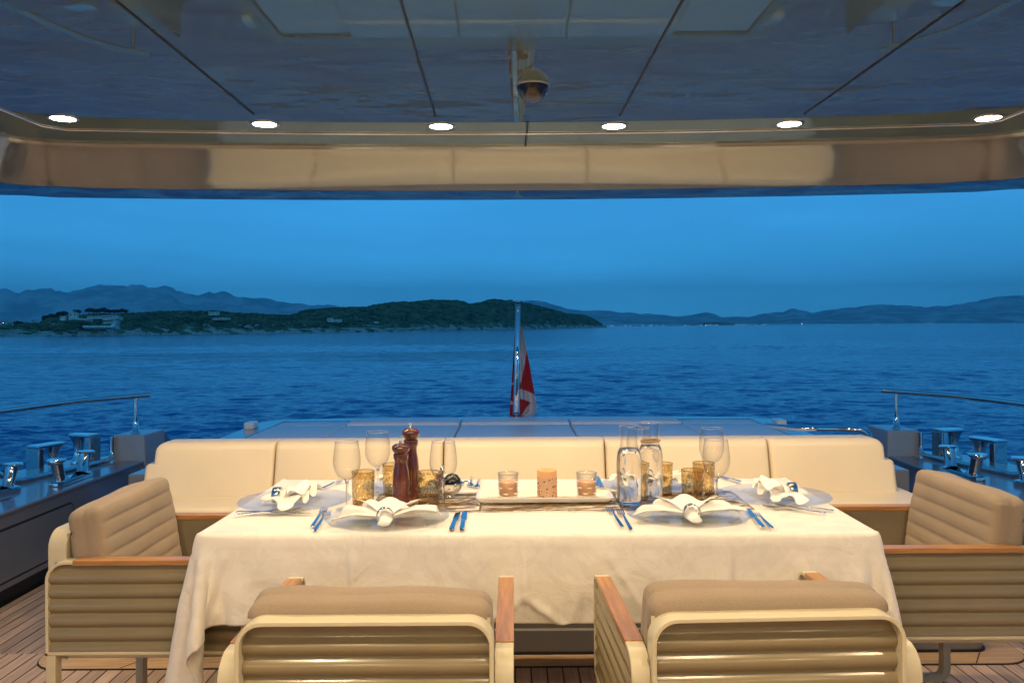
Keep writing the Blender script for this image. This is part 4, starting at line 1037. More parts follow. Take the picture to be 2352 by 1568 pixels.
ch = make_chair()
def setcush(c_, seed, dz=0, dx=0, rx=10, h=.33):
    for k in kids(c_):
        if k.name.startswith('back_cushion'):
            mb = MB(); cushion_mesh(mb, 2*(CW/2-.039)-.012, .100, h, 7, seed)
            tmp = mb.build('tmp', M['fabric'], None, merge=True, smooth=True); k.data = tmp.data; bpy.data.objects.remove(tmp)
            k.data.name = 'back_cushion'
            k.location.z += dz; k.location.x += dx; k.rotation_euler[0] = math.radians(rx)
spots = [((-.2945-.002, 1.642, 0), 0, 'beige ribbed armchair seen from behind in front of the table, left one of the two', 3),
         ((.528, 1.655, 0), math.radians(2.2), 'beige ribbed armchair seen from behind in front of the table, right one of the two', 8),
         ((-1.322, 2.330+.295, 0), math.radians(-90), 'beige ribbed armchair standing sideways at the left end of the table', 12),
         ((1.562, 2.405+.295, 0), math.radians(90), 'beige ribbed armchair standing sideways at the right end of the table', 17)]
chairs = []
for k, (loc, rz, lb, sd_) in enumerate(spots):
    c_ = ch if k == 0 else copy_tree(ch)
    chairs.append(c_); c_.location = loc; c_.rotation_euler[2] = rz
    tag(c_, lb, 'armchair', 'armchairs round the dining table')
setcush(chairs[0], 3, dz=-.028); setcush(chairs[1], 8, dz=-.024); setcush(chairs[2], 12, dz=.010); setcush(chairs[3], 17, dz=.010)

# ------------------------------------------------------------------ table and cloth
TX0, TX1, TY0, TY1, TZ = -.885, 1.02, 2.268, 3.095, .722
TC = Vector(((TX0+TX1)/2, (TY0+TY1)/2, 0)); TR = math.radians(-.9)
tb = empty('dining_table', TC, TR, 'rectangular dining table hidden under the white tablecloth', 'table')
hx, hy = (TX1-TX0)/2, (TY1-TY0)/2
mb = MB(); mb.prism(rrect(-hx+.018, hx-.018, -hy+.018, hy-.018, .03), TZ-.035, TZ-.008); mb.build('tabletop', M['armwood_y'], tb)
for xx in (-.45,.45):
    mb = MB(); mb.lathe([(0,.001),(.20,.001),(.20,.02),(.05,.03),(.045,.6),(.12,.686),(0,.686)], 32); mb.v = [(x+xx,y,z) for x,y,z in mb.v]; mb.build('leg', M['brushed'], tb)

def drape():
    """cloth draped over the table by position-based dynamics"""
    sp_ = .0195; ox, oyf = .315, .212
    NX = int((2*hx+2*ox)/sp_)+1; NY = int((2*hy+2*oyf)/sp_)+1
    xs = np.linspace(-hx-ox, hx+ox, NX); ys = np.linspace(-hy-oyf, hy+oyf, NY); dx_, dy_ = xs[1]-xs[0], ys[1]-ys[0]
    X_, Y_ = np.meshgrid(xs, ys); p = np.stack([X_, Y_, np.full_like(X_, TZ+.002)], -1).astype(np.float64)
    rg = np.random.RandomState(5)
    p[...,2] += rg.rand(NY, NX)*.002
    p[...,2] -= .0*X_
    q = p.copy(); dt = .012; grav = np.array([0,0,-9.8])
    dd = math.hypot(dx_, dy_)
    def con(p, a, b, L_, k=1.0):
        d = p[b]-p[a]; l = np.sqrt((d*d).sum(-1, keepdims=True))+1e-9; c = d*(k*.5*(l-L_)/l); p[a] += c; p[b] -= c
    S = np.s_
    cons = []
    for par in (0,1):
        cons.append((S[:, par:NX-1:2], S[:, par+1:NX:2], dx_, 1.0)); cons.append((S[par:NY-1:2, :], S[par+1:NY:2, :], dy_, 1.0))
    for par in (0,1):
        cons.append((S[par:NY-1:2, :NX-1], S[par+1:NY:2, 1:], dd, .25)); cons.append((S[par:NY-1:2, 1:], S[par+1:NY:2, :NX-1], dd, .25))
    bend = []
    for par in range(0,4,1):
        a = np.arange(par, NX-2, 4); bend.append((S[:, par:NX-2:4], S[:, par+2:NX:4], 2*dx_, .28))
        bend.append((S[par:NY-2:4, :], S[par+2:NY:4, :], 2*dy_, .28))
    rC = .007
    for step in range(260):
        v = (p-q)/dt*.975; q = p.copy(); v += grav*dt
        if step < 120: v += rg.randn(NY, NX, 3)*.012
        p = p + v*dt
        for it in range(9):
            for a, b, L_, k in cons: con(p, a, b, L_, k)
            for a, b, L_, k in bend: 
                if p[a].shape == p[b].shape: con(p, a, b, L_, k)
            # rounded-edge slab
            cx_ = np.clip(p[...,0], -hx+rC, hx-rC); cy_ = np.clip(p[...,1], -hy+rC, hy-rC); cz_ = np.minimum(p[...,2], TZ-rC)
            cz_ = np.maximum(cz_, TZ-.04)
            c3 = np.stack([cx_, cy_, cz_], -1); d = p-c3; l = np.sqrt((d*d).sum(-1))
            ins = (np.abs(p[...,0]) < hx-rC) & (np.abs(p[...,1]) < hy-rC) & (p[...,2] < TZ+.001)
            p[...,2] = np.where(ins & (p[...,2] > TZ-.06), TZ, p[...,2])
            m_ = (l < rC) & (~ins) & (l > 1e-9)
            sc_ = np.where(m_, rC/np.maximum(l,1e-9), 1)[...,None]
            p = np.where(m_[...,None], c3 + d*sc_, p)
            # hanging part stays outside the edge of the table
            hang = p[...,2] < TZ-.035
            both = hang & (np.abs(p[...,0]) < hx) & (np.abs(p[...,1]) < hy)
            ax = hx-np.abs(p[...,0]); ay = hy-np.abs(p[...,1])
            p[...,0] = np.where(both & (ax < ay) , np.sign(p[...,0])*hx, p[...,0]); p[...,1] = np.where(both & (ax >= ay), np.sign(p[...,1])*hy, p[...,1])
        # friction on the table top
        top_ = (p[...,2] > TZ-.002) & (np.abs(p[...,0]) < hx-.02) & (np.abs(p[...,1]) < hy-.02)
        p[top_, 0] = p[top_, 0]*.05+q[top_, 0]*.95; p[top_, 1] = p[top_, 1]*.05+q[top_, 1]*.95
    return p, NX, NY, xs, ys
p_, NX, NY, cxs, cys = drape()
def cubic_up(a, k):                              # refine along axis 0 by k with Catmull-Rom
    n_ = a.shape[0]; t = np.linspace(0, n_-1, (n_-1)*k+1); i = np.minimum(t.astype(int), n_-2); f = (t-i).reshape((-1,)+(1,)*(a.ndim-1))
    g = lambda j: a[np.clip(j, 0, n_-1)]
    p0, p1, p2, p3 = g(i-1), g(i), g(i+1), g(i+2)
    return .5*((2*p1)+(-p0+p2)*f+(2*p0-5*p1+4*p2-p3)*f**2+(-p0+3*p1-3*p2+p3)*f**3)
p_ = cubic_up(p_, 3); p_ = np.swapaxes(cubic_up(np.swapaxes(p_, 0, 1), 3), 0, 1)
cxs = np.linspace(cxs[0], cxs[-1], p_.shape[1]); cys = np.linspace(cys[0], cys[-1], p_.shape[0]); NX, NY = len(cxs), len(cys)
mb = MB(); mb.add([tuple(v) for v in p_.reshape(-1,3)], [(j*NX+i, j*NX+i+1, (j+1)*NX+i+1, (j+1)*NX+i) for j in range(NY-1) for i in range(NX-1)], True)
CR = [((-.50,-.42),(-.50,-.60),.0035),((-.50,-.56),(-.78,-.69),.006),((-.50,-.56),(-.30,-.64),.004),((-.03,-.42),(-.03,-.60),.003),((-.03,-.555),(.12,-.66),.006),((-.03,-.555),(-.20,-.66),.004),
      ((.52,-.42),(.52,-.62),.0035),((.52,-.545),(.66,-.66),.006),((.52,-.55),(.40,-.67),.004),((.20,-.45),(.30,-.60),.003),((.75,-.50),(.90,-.66),.004),((-.85,-.44),(-.95,-.68),.006),((.92,-.44),(1.0,-.66),.005)]
def crease(gx, gy):
    d = 0
    for (a, b, am) in CR:
        ax, ay = a; bx, by = b; L2 = (bx-ax)**2+(by-ay)**2; t = ((gx-ax)*(bx-ax)+(gy-ay)*(by-ay))/L2; t = min(1, max(0, t))
        q = math.hypot(gx-ax-(bx-ax)*t, gy-ay-(by-ay)*t); d += am*2.6*math.exp(-(q/.010)**2)*math.sin(math.pi*(.12+.76*t))
    return d
for i, v in enumerate(mb.v):                    # press folds and creases in the hanging linen
    gx, gy = cxs[i % NX], cys[i // NX]
    if v[2] < TZ-.015:
        am = min(1, (TZ-.015-v[2])/.05)
        w_ = crease(gx, gy) + .005*mnoise.noise(Vector((gx*6, gy*8, 2))) + .006*(.35-abs(mnoise.noise(Vector((gx*4.5+gy*3, gy*5-gx*2, 7)))))**2*4 + .0025*mnoise.noise(Vector((gx*18+gy*9, gy*14, 5)))
        out_ = Vector((0,-1,0)) if gy < -hy+.0 and abs(gx) < hx+.05 else Vector((math.copysign(1,gx),0,0)) if abs(gx) > hx else Vector((0,1,0))
        mb.v[i] = tuple(Vector(v) + out_*(w_+.003)*am)
cl_ = mb.build('tablecloth', M['cloth'])
uv = cl_.data.uv_layers.new(name='UVMap')
for l in cl_.data.loops:
    i = l.vertex_index; uv.data[l.index].uv = (cxs[i % NX], cys[i // NX])
cl_.location = TC; cl_.rotation_euler[2] = TR
so_ = cl_.modifiers.new('sol', 'SOLIDIFY'); so_.thickness = .0012; so_.offset = 1
tag(cl_, 'white damask tablecloth draped over the dining table', 'tablecloth')
# ------------------------------------------------------------------ tableware
TT = .7255                     # top of the cloth
rng2 = random.Random(21)
# woven runner: three gold mats end to end, each a lattice of crossing strands inside a border
def runner_mat(x0, x1, y0, y1, seed):
    rg = random.Random(seed); mb = MB(); z0 = .0
    def seg(a, b, w, z):
        a = Vector(a); b = Vector(b)
        if (b-a).length < 1e-4: return
        t = (b-a).normalized(); s_ = Vector((-t.y,t.x))*w/2
        mb.prism([tuple(a-s_), tuple(b-s_), tuple(b+s_), tuple(a+s_)], z, z+.0008)
    W_, H_ = x1-x0, y1-y0
    for a, b in (((0,0),(W_,0)),((W_,0),(W_,H_)),((W_,H_),(0,H_)),((0,H_),(0,0))): seg(a, b, .004, .0022)
    fam = 0
    for (cxr, cyr) in ((-.35,.9),(1.25,-.9),(.45,2.6)):
        c0 = Vector((cxr*W_, cyr*H_)); n_ = 16
        for k in range(n_*2):
            R = .05 + k*.030 + .022*math.sin(k*1.1+fam); prev = None
            if R > 1.2: break
            for q in range(0, 181):
                a = 2*math.pi*q/180; p_ = (c0.x+R*math.cos(a)*1.5, c0.y+R*math.sin(a)*.8)
                ins = 0 <= p_[0] <= W_ and 0 <= p_[1] <= H_
                if ins and prev: seg(prev, p_, .0042, .0003+fam*.0004)
                prev = p_ if ins else None
        fam += 1
    o = mb.build('table_runner', M['gold']); return o
for k, (a, b, lb) in enumerate(((-.45,-.105,'left'),(-.103,.335,'middle'),(.337,.74,'right'))):
    o = runner_mat(a, b, 2.545, 2.825, 3+k); o.location = (a, 2.545, TT)
    tag(o, f'gold openwork woven mat lying along the table, the {lb} one of three', 'place mat', 'gold woven mats down the middle of the table')

# chargers
def make_plate():
    mb = MB(); mb.lathe([(0,.003),(.11,.003),(.125,.004),(.150,.008),(.172,.0145),(.178,.016),(.1795,.0175),(.178,.019),(.170,.0175),(.148,.0115),(.124,.0075),(.108,.0065),(0,.0065)], 96)
    return mb.build('charger_plate', M['charger'])
plate0 = make_plate()
settings = [((891,1184),2.425,0,'front left'),((678,1144),2.67,-90,'left end'),((1579,1180),2.445,0,'front right'),((1778,1139),2.70,90,'right end'),((950,1112),2.905,180,'far left'),((1500,1110),2.905,180,'far right')]
seatn = {'front left':'nearest the camera on the left','left end':'at the left end of the table','front right':'nearest the camera on the right','right end':'at the right end of the table','far left':'on the sofa side, left','far right':'on the sofa side, right'}
def napkin_mesh(seed):
    rg = random.Random(seed); mb = MB(); NP = 10; nphi, nr_ = 220, 16
    amps = [rg.uniform(.5,1.4) for _ in range(NP+2)]; rads = [rg.uniform(.84,1.10) for _ in range(NP+2)]
    def fn(u, v):
        ph = math.radians(-12 + 204*u); k = u*NP; ki = int(min(k, NP-1e-6)); fr = k-ki
        amp = amps[ki]*(1-fr)+amps[ki+1]*fr; rd = rads[ki]*(1-fr)+rads[ki+1]*fr
        w = math.sin(math.pi*2*k/2)                      # pleats
        w = math.copysign(abs(w)**.75, w)
        R = (.112+.050*abs(math.cos(ph))**1.3)*rd*(1-.05*w); r = .012 + (R-.012)*v
        lift = .016 + .012*math.sin(math.pi*u)**2 + .014*abs(math.cos(math.pi*u)) + .006*math.sin(u*9+seed)
        z = .004 + .012*(1-v)**2 + lift*math.sin(v*math.pi*.62)*1.0 + v*.0105*amp*w - .010*v*v*(1 if w < 0 else .3)
        z += .006*v*mnoise.noise(Vector((u*9, v*3, seed)))
        z = max(z, .003)
        a = ph + .05*w*v
        return (r*math.cos(a), r*math.sin(a)*(.80+.06*math.sin(seed)) + .012, z)
    mb.grid(fn, nphi, nr_)
    # second, inner layer of folds rising in the middle
    def fn2(u, v):
        ph = math.radians(35 + 110*u); k = u*4; w = math.cos(math.pi*2*k/2)
        r = .010 + .105*v; z = .014 + .032*math.sin(v*1.75) + .010*v*w
        return (r*math.cos(ph), r*math.sin(ph)*.7 + .012, z)
    mb.grid(fn2, 60, 10)
    # rolled tail that passes through the ring towards the guest
    n_ = 10; 
    def fn3(u, v):
        a = 2*math.pi*u; y = .016 - .075*v; rx = .017 + .006*v*(1-v)*2 - .004*v; rz = .017 - .010*v**1.5
        rr = 1 + .12*math.sin(3*a+seed) 
        return (rx*rr*math.cos(a)+.003*v, y, .021 - .009*v + rz*rr*math.sin(a))
    mb.grid(fn3, 28, 12)
    def fn4(u, v):
        a = 2*math.pi*u; k = 1-v; return ((.0175*k)*math.cos(a)+.003, -.059-.004*v, .012 + .0075*k*math.sin(a))
    mb.grid(fn4, 28, 3)
    o = mb.build('napkin', M['linen'], None, merge=True, smooth=True)
    s_ = o.modifiers.new('sol', 'SOLIDIFY'); s_.thickness = .0011; s_.offset = 0
    return o
def ring_mesh():
    mb = MB(); mb.tube([(.0235*math.cos(a), 0, .0235*math.sin(a)) for a in np.linspace(0, 2*math.pi, 41)[:-1]], .0016, 8, closed=True)
    vs = []; n_ = 48
    for k in range(n_):
        a = 2*math.pi*k/n_
        for r, y in ((.0225,-.013),(.0245,-.013),(.0252,0),(.0245,.013),(.0225,.013)): vs.append((r*math.cos(a), y, r*math.sin(a)))
    mb = MB(); mb.add(vs, [(k*5+j, k*5+(j+1)%5, ((k+1)%n_)*5+(j+1)%5, ((k+1)%n_)*5+j) for k in range(n_) for j in range(5)], True)
    return mb.build('napkin_ring', M['steel'])
ring0 = ring_mesh()
ring_first = True
for k, ((x, y), Y, rz, nm) in enumerate(settings):
    X = unroll(x, y)[0]/F*Y; r_ = math.radians(rz)
    o = plate0 if k == 0 else plate0.copy()
    if k: COL.objects.link(o)
    o.location = (X, Y, TT-.0025); tag(o, f'round ringed glass charger plate {seatn[nm]}', 'plate', 'glass charger plates')
    if nm == 'front right':
        lb_ = MB(); lb_.box(-.0195,.0195,-.011,.011,0,.0003); st_ = lb_.build('sticker', thin_glass('clear_sticker', (.88,.86,.82)), o)
        sx_, sy_ = .118, -.085
        st_.location = (sx_, sy_, .0125); st_.rotation_euler = (math.radians(8), math.radians(-6), 0)
        fcv = bpy.data.curves.new('vega', 'FONT'); fcv.body = 'VEGA'; fcv.size = .0115; fcv.align_x = 'CENTER'; fcv.align_y = 'CENTER'
        tmp = bpy.data.objects.new('tmp', fcv); COL.objects.link(tmp); dg = bpy.context.evaluated_depsgraph_get(); me_ = bpy.data.meshes.new_from_object(tmp.evaluated_get(dg)); bpy.data.objects.remove(tmp)
        me_.materials.clear(); me_.materials.append(mat('grey_print', (.20,.22,.22), .6)); tx = bpy.data.objects.new('lettering', me_); COL.objects.link(tx); tx.parent = o
        tx.location = (sx_, sy_+.003, .0135); tx.rotation_euler = (math.radians(8), math.radians(-6), 0)
    n_ = napkin_mesh(k*7+2); d = Vector((0, -.045, 0)); d.rotate(Matrix.Rotation(r_, 3, 'Z'))
    n_.location = (X+d.x, Y+d.y, TT+.006); n_.rotation_euler[2] = r_
    tag(n_, f'white napkin folded into a fan on the plate {seatn[nm]}', 'napkin', 'fan-folded white napkins')
    g = ring0 if ring_first else ring0.copy()
    if not ring_first: COL.objects.link(g)
    ring_first = False
    e = Vector((0, -.045-.012, 0)); e.rotate(Matrix.Rotation(r_, 3, 'Z'))
    g.location = (X+e.x, Y+e.y, TT+.030); g.rotation_euler[2] = r_ + (.25 if k in (0,) else 0)
    tag(g, f'steel napkin ring holding the folded napkin {seatn[nm]}', 'napkin ring', 'steel napkin rings')

# wine glasses
def make_wine():
    t = empty('wine_glass', (0,0,0)); H = .212; R = .043
    bowl = [(.005,.092),(.012,.094),(.024,.101),(.034,.113),(.0405,.130),(.043,.146),(.0425,.165),(.0395,.188),(.0355,H)]
    def sm(pts, n=5):
        out_ = []
        for i in range(len(pts)-1):
            p0 = pts[max(i-1,0)]; p1 = pts[i]; p2 = pts[i+1]; p3 = pts[min(i+2,len(pts)-1)]
            for k in range(n):
                t_ = k/n; out_.append(tuple(.5*((2*p1[c])+(-p0[c]+p2[c])*t_+(2*p0[c]-5*p1[c]+4*p2[c]-p3[c])*t_**2+(-p0[c]+3*p1[c]-3*p2[c]+p3[c])*t_**3) for c in (0,1)))
        return out_ + [pts[-1]]
    mb = MB(); pr = sm(bowl); mb.lathe(pr, 56); b = mb.build('bowl', M['glass'], t)
    mb = MB(); mb.tube([(.0355*math.cos(a), .0355*math.sin(a), H) for a in np.linspace(0,2*math.pi,57)[:-1]], .0008, 6, closed=True); mb.build('rim', M['rimg'], b)
    mb = MB(); mb.lathe([(.0042,.006),(.0037,.02),(.0035,.05),(.0038,.075),(.0052,.086),(.0085,.0935),(.004,.0955),(0,.096)], 24); mb.build('stem', M['stemg'], t)
    mb = MB(); mb.lathe([(.0365,.0),(.037,.0012),(.030,.0022),(.015,.0038),(.006,.0065),(.0042,.0085)], 48); mb.build('foot', M['foot'], t)
    return t
wg = make_wine()
for k, (X, Y, lb) in enumerate(((-.521,2.59,'leftmost, beside the left amber tumbler'),(-.462,2.82,'behind the left amber tumblers'),(-.217,2.57,'right of the pepper mills, in front of the silver bowl'),
                    (.634,2.585,'rightmost, in front of the other right glass'),(.686,2.86,'standing behind the rightmost glass'),(.438,2.88,'behind the two water carafes'))):
    o = wg if k == 0 else copy_tree(wg); o.location = (X, Y, TT); tag(o, 'empty stemmed wine glass ' + lb, 'wine glass', 'empty wine glasses')

# amber tumblers
def make_tumbler():
    t = empty('tumbler', (0,0,0)); H = .104
    def lens_grid(r0, r1, inner):
        mb = MB(); nz, ns = 40, 72; vs = []
        for j in range(nz+1):
            z = (.0 if not inner else .008) + (H-(.0 if not inner else .008))*j/nz; r = r0 + (r1-r0)*j/nz
            for k in range(ns):
                a = 2*math.pi*k/ns; bmp = 0 if inner else .0011*math.sin(a*14 + z*260)*math.sin(a*14 - z*260)*(1 if z < H-.006 else 0)
                vs.append(((r+bmp)*math.cos(a), (r+bmp)*math.sin(a), z))
        mb.add(vs, [(j*ns+k, j*ns+(k+1)%ns, (j+1)*ns+(k+1)%ns, (j+1)*ns+k) for j in range(nz) for k in range(ns)], True); return mb
    mb = lens_grid(.0335,.0365,False); w = mb.build('wall', M['amber'], t)
    mb = MB(); mb.lathe([(0,.0005),(.033,.0005),(.0338,.004),(.032,.008),(0,.009)], 48); mb.build('base', M['amber'], t)
    mb = MB(); mb.tube([(.0365*math.cos(a), .0365*math.sin(a), H) for a in np.linspace(0,2*math.pi,57)[:-1]], .0009, 6, closed=True); mb.build('rim', M['ar'], t)
    return t
tm = make_tumbler()
for k, (X, Y, lb) in enumerate(((-.484,2.665,'left of the pepper mills, between two wine glasses'),(-.406,2.80,'half hidden behind the pepper mills'),(-.271,2.65,'just right of the pepper mills'),
                    (.576,2.655,'right of the carafes, nearest the camera'),(.642,2.79,'right group, furthest back under the wine glass'),(.500,2.785,'half hidden behind the right carafe'))):
    o = tm if k == 0 else copy_tree(tm); o.location = (X, Y, TT+.001); o.rotation_euler[2] = k; tag(o, 'hammered amber glass tumbler ' + lb, 'tumbler', 'amber glass tumblers')

# pepper mills
def mill(X, Y, H, label):
    t = empty('pepper_mill', (X,Y,TT+.002), 0, label, 'pepper mill', 'dark wooden mills')
    s = H
    body = [(0,0),(.0285,0),(.029,.004),(.0285,.02*s/.2),(.0265,.024*s/.2),(.0285,.029*s/.2),(.0285,.033*s/.2),(.0262,.037*s/.2),(.0275,.043*s/.2),(.0262,.047*s/.2),(.0275,.060*s/.2),(.0268,.085*s/.2),(.0245,.105*s/.2),(.0205,.125*s/.2),(.0202,.135*s/.2),(.0235,.143*s/.2),(.0245,.147*s/.2),(.023,.150*s/.2),(.0245,.154*s/.2),(.021,.158*s/.2),(0,.158*s/.2)]
    mb = MB(); mb.lathe(body, 40); mb.build('body', M['wood_dark'], t)
    z0 = .1582*s/.2; hh = .2*s/.2 - .012 - z0
    mb = MB(); mb.lathe([(0,z0),(.0215,z0),(.0225,z0+.004),(.0275,z0+hh*.28),(.0292,z0+hh*.52),(.0275,z0+hh*.75),(.020,z0+hh*.94),(.008,z0+hh*1.0),(0,z0+hh)], 40); mb.build('head', M['wood_dark'], t)
    mb = MB(); mb.lathe([(0,z0+hh-.001),(.0055,z0+hh-.001),(.0055,z0+hh+.003),(.0035,z0+hh+.004),(.005,z0+hh+.007),(.005,z0+hh+.011),(.003,z0+hh+.0125),(0,z0+hh+.0125)], 20); mb.build('knob', M['brushed'], t)
mill(-.361, 2.655, .205, 'shorter dark wooden pepper mill standing in front of the taller one')
mill(-.340, 2.745, .245, 'taller dark wooden pepper mill standing behind the shorter one')

# silver bowl with corks
sb = empty('silver_bowl', (-.216,2.765,TT+.001), 0, 'small ribbed silver bowl with curled handles behind a wine glass', 'bowl')
mb = MB(); prof = [(0,0),(.022,0),(.024,.003),(.018,.006),(.034,.018),(.044,.032),(.047,.045),(.050,.047),(.046,.048),(.042,.036),(.030,.020),(0,.012)]
mb.lathe(prof, 64)
for i, v in enumerate(mb.v):
    a = math.atan2(v[1], v[0]); r = math.hypot(v[0], v[1]); q = 1 + (.025*math.sin(16*a) if .015 < v[2] < .044 else 0); mb.v[i] = (v[0]*q, v[1]*q, v[2])
mb.build('body', M['chrome'], sb)
for s in (-1,1):
    mb = MB(); mb.tube([(s*.047,0,.044),(s*.056,0,.052),(s*.066,0,.050),(s*.068,0,.042),(s*.060,0,.037)], .0026, 8); mb.build('handle', M['chrome'], sb)
mb = MB(); mb.lathe([(0,0),(.027,.0),(.031,.012),(.029,.030),(.018,.044),(0,.050)], 32); o = mb.build('stopper', M['jet']); o.location = (-.205,2.765,TT+.030); tag(o, 'round black stopper lying in the silver bowl', 'stopper')
mb = MB(); mb.M = Matrix.Translation((0,0,.0)); mb.lathe([(0,0),(.006,.002),(.0035,.012),(.003,.028),(.006,.034),(.0075,.041),(.006,.048),(0,.050)], 20); o = mb.build('glass_stopper', M['chrome']); o.location = (-.238,2.762,TT+.052); tag(o, 'little polished knob stopper standing up from the silver bowl', 'stopper')
for k, (dx_, dz_, rot, lb) in enumerate(((-.030,.058,-.35,'upright in the silver bowl, leftmost'),(-.022,.064,-.25,'tallest in the silver bowl'),(.012,.055,.9,'leaning right in the silver bowl'))):
    mb = MB(); mb.tube([(0,0,-.02),(0,0,.022)], .0065, 12); o = mb.build('cork', M['cork']); o.location = (-.216+dx_, 2.76+.008*k, TT+dz_); o.rotation_euler = (0, rot, 0); tag(o, 'brown cork ' + lb, 'cork', 'corks in the silver bowl')

# porcelain tray with candles and salt
trx, try_ = .100, 2.695
def tray():
    mb = MB(); L_, W_ = .222, .062; 
    def ringp(l, w, z, r=.012, n=5):
        return [(x, y, z) for x, y in rrect(-l, l, -w, w, r, n)]
    secs = [ringp(L_-.018,W_-.016,.0),ringp(L_-.012,W_-.010,.003),ringp(L_-.003,W_-.003,.014),ringp(L_,W_,.019),ringp(L_-.004,W_-.004,.0195),ringp(L_-.010,W_-.009,.012),ringp(L_-.020,W_-.017,.0055)]
    k = len(secs[0]); vs = [p for s_ in secs for p in s_]
    mb.add(vs, [(j*k+i, j*k+(i+1)%k, (j+1)*k+(i+1)%k, (j+1)*k+i) for j in range(len(secs)-1) for i in range(k)] + [list(range(k))[::-1], [6*k+i for i in range(k)]], True)
    o = mb.build('tray', M['ceramic']); o.location = (trx, try_, TT+.0032)
    o.modifiers.new('wn','WEIGHTED_NORMAL')
    tag(o, 'long white porcelain tray holding the candles in the middle of the table', 'tray')
tray()
zt_ = TT+.0088
def holes_mat():
    m = mat('pierced_apricot_wax', (.62,.36,.20), .5); n = m.node_tree; b = n.nodes['Principled BSDF']; lk = n.links.new
    tcn = n.nodes.new('ShaderNodeTexCoord'); vo = n.nodes.new('ShaderNodeTexVoronoi'); vo.inputs['Scale'].default_value = 95; vo.inputs['Randomness'].default_value = .9; lk(tcn.outputs['Object'], vo.inputs['Vector'])
    cr = n.nodes.new('ShaderNodeValToRGB'); e = cr.color_ramp.elements; e[0].position = .36; e[0].color = (.26,.12,.05,1); e[1].position = .42; e[1].color = (.80,.60,.42,1); e2 = cr.color_ramp.elements.new(.50); e2.color = (.62,.38,.23,1)
    lk(vo.outputs['Distance'], cr.inputs[0])
    sep = n.nodes.new('ShaderNodeSeparateXYZ'); lk(tcn.outputs['Object'], sep.inputs[0]); st = n.nodes.new('ShaderNodeMapRange'); st.inputs[1].default_value = .066; st.inputs[2].default_value = .074; lk(sep.outputs[2], st.inputs[0])
    mx = n.nodes.new('ShaderNodeMix'); mx.data_type = 'RGBA'; lk(st.outputs[0], mx.inputs[0]); lk(cr.outputs[0], mx.inputs[6]); mx.inputs[7].default_value = (.75,.42,.20,1); lk(mx.outputs[2], b.inputs['Base Color'])
    b.inputs['Subsurface Weight'].default_value = .25; b.inputs['Subsurface Scale'].default_value = .01; b.inputs['Subsurface Radius'].default_value = (1,.4,.15)
    return m
mb = MB(); mb.lathe([(0,0),(.0315,0),(.0325,.004),(.0325,.088),(.031,.0935),(.029,.095),(.0265,.093),(.025,.086),(.012,.080),(0,.079)], 56)
o = mb.build('pillar_candle', holes_mat()); o.location = (.1095, 2.69, zt_); tag(o, 'apricot pillar candle with a pierced bubble pattern, middle of the tray', 'candle')
mwf = mat('frosted_petal_print', (.85,.80,.72), .5)
for X, lb in ((-.017,'left'),(.238,'right')):
    t = empty('votive_holder', (X,2.69,zt_), 0, f'clear glass votive holder with apricot wax, {lb} end of the tray', 'candle holder', 'glass votive holders on the tray')
    mb = MB(); mb.lathe([(0,.0),(.030,.0),(.0315,.003),(.0335,.082),(.0328,.0835),(.0315,.082),(.0295,.012),(0,.009)], 48); mb.build('glass', M['glass'], t)
    mb = MB(); mb.tube([(.0332*math.cos(a), .0332*math.sin(a), .083) for a in np.linspace(0,2*math.pi,49)[:-1]], .0010, 6, closed=True); mb.build('rim', M['rimg'], t)
    mb = MB(); mb.lathe([(0,.0125),(.0285,.0125),(.0305,.054),(.029,.0555),(0,.052)], 40); w = mb.build('wax', M['wax'], t)
    mb = MB()
    for z_, off in ((.022,0),(.040,.45),(.060,.1)):
        for k in range(6):
            a0 = off + k*math.pi/3; vs = []
            n_ = 8; r_ = .0338 if z_ > .05 else .0330
            for q in range(n_+1):
                a = a0 + .62*q/n_; hh = .0042*math.sin(math.pi*q/n_)
                rr = .0322 + .0018*z_/.082
                vs += [(rr*math.cos(a), rr*math.sin(a), z_+.25*hh), (rr*math.cos(a), rr*math.sin(a), z_-hh)]
            mb.add(vs, [(2*q,2*q+1,2*q+3,2*q+2) for q in range(n_)], True)
    mb.build('petal_print', mwf, t)
mb = MB(); rg = random.Random(8)
for k in range(900):
    c0 = rg.choice((-.075,.06,.15,.18,.06,.17,.27,.12)); x = c0 - trx + rg.gauss(0,.022)
    if abs(x) > .195: continue
    y = rg.gauss(-.012,.014)
    if abs(y) > .042: continue
    s_ = rg.uniform(.0012,.0030); z = .0055 + s_*.4 + max(0, .005*math.exp(-((y+.012)/.012)**2))*rg.random()
    mb.M = Matrix.Translation((x,y,z)) @ Matrix.Rotation(rg.random()*6, 4, Vector((rg.random(),rg.random(),rg.random()+.1)).normalized())
    mb.add([(-s_,-s_*.7,-s_*.6),(s_,-s_*.6,-s_*.5),(s_*.8,s_*.7,-s_*.6),(-s_*.7,s_*.8,-s_*.5),(0,0,s_)], [(0,3,2,1),(0,1,4),(1,2,4),(2,3,4),(3,0,4)])
o = mb.build('salt_crystals', M['salt']); o.location = (trx,try_,TT+.0032); tag(o, 'coarse pink salt crystals scattered in the tray', 'salt', kind='stuff')

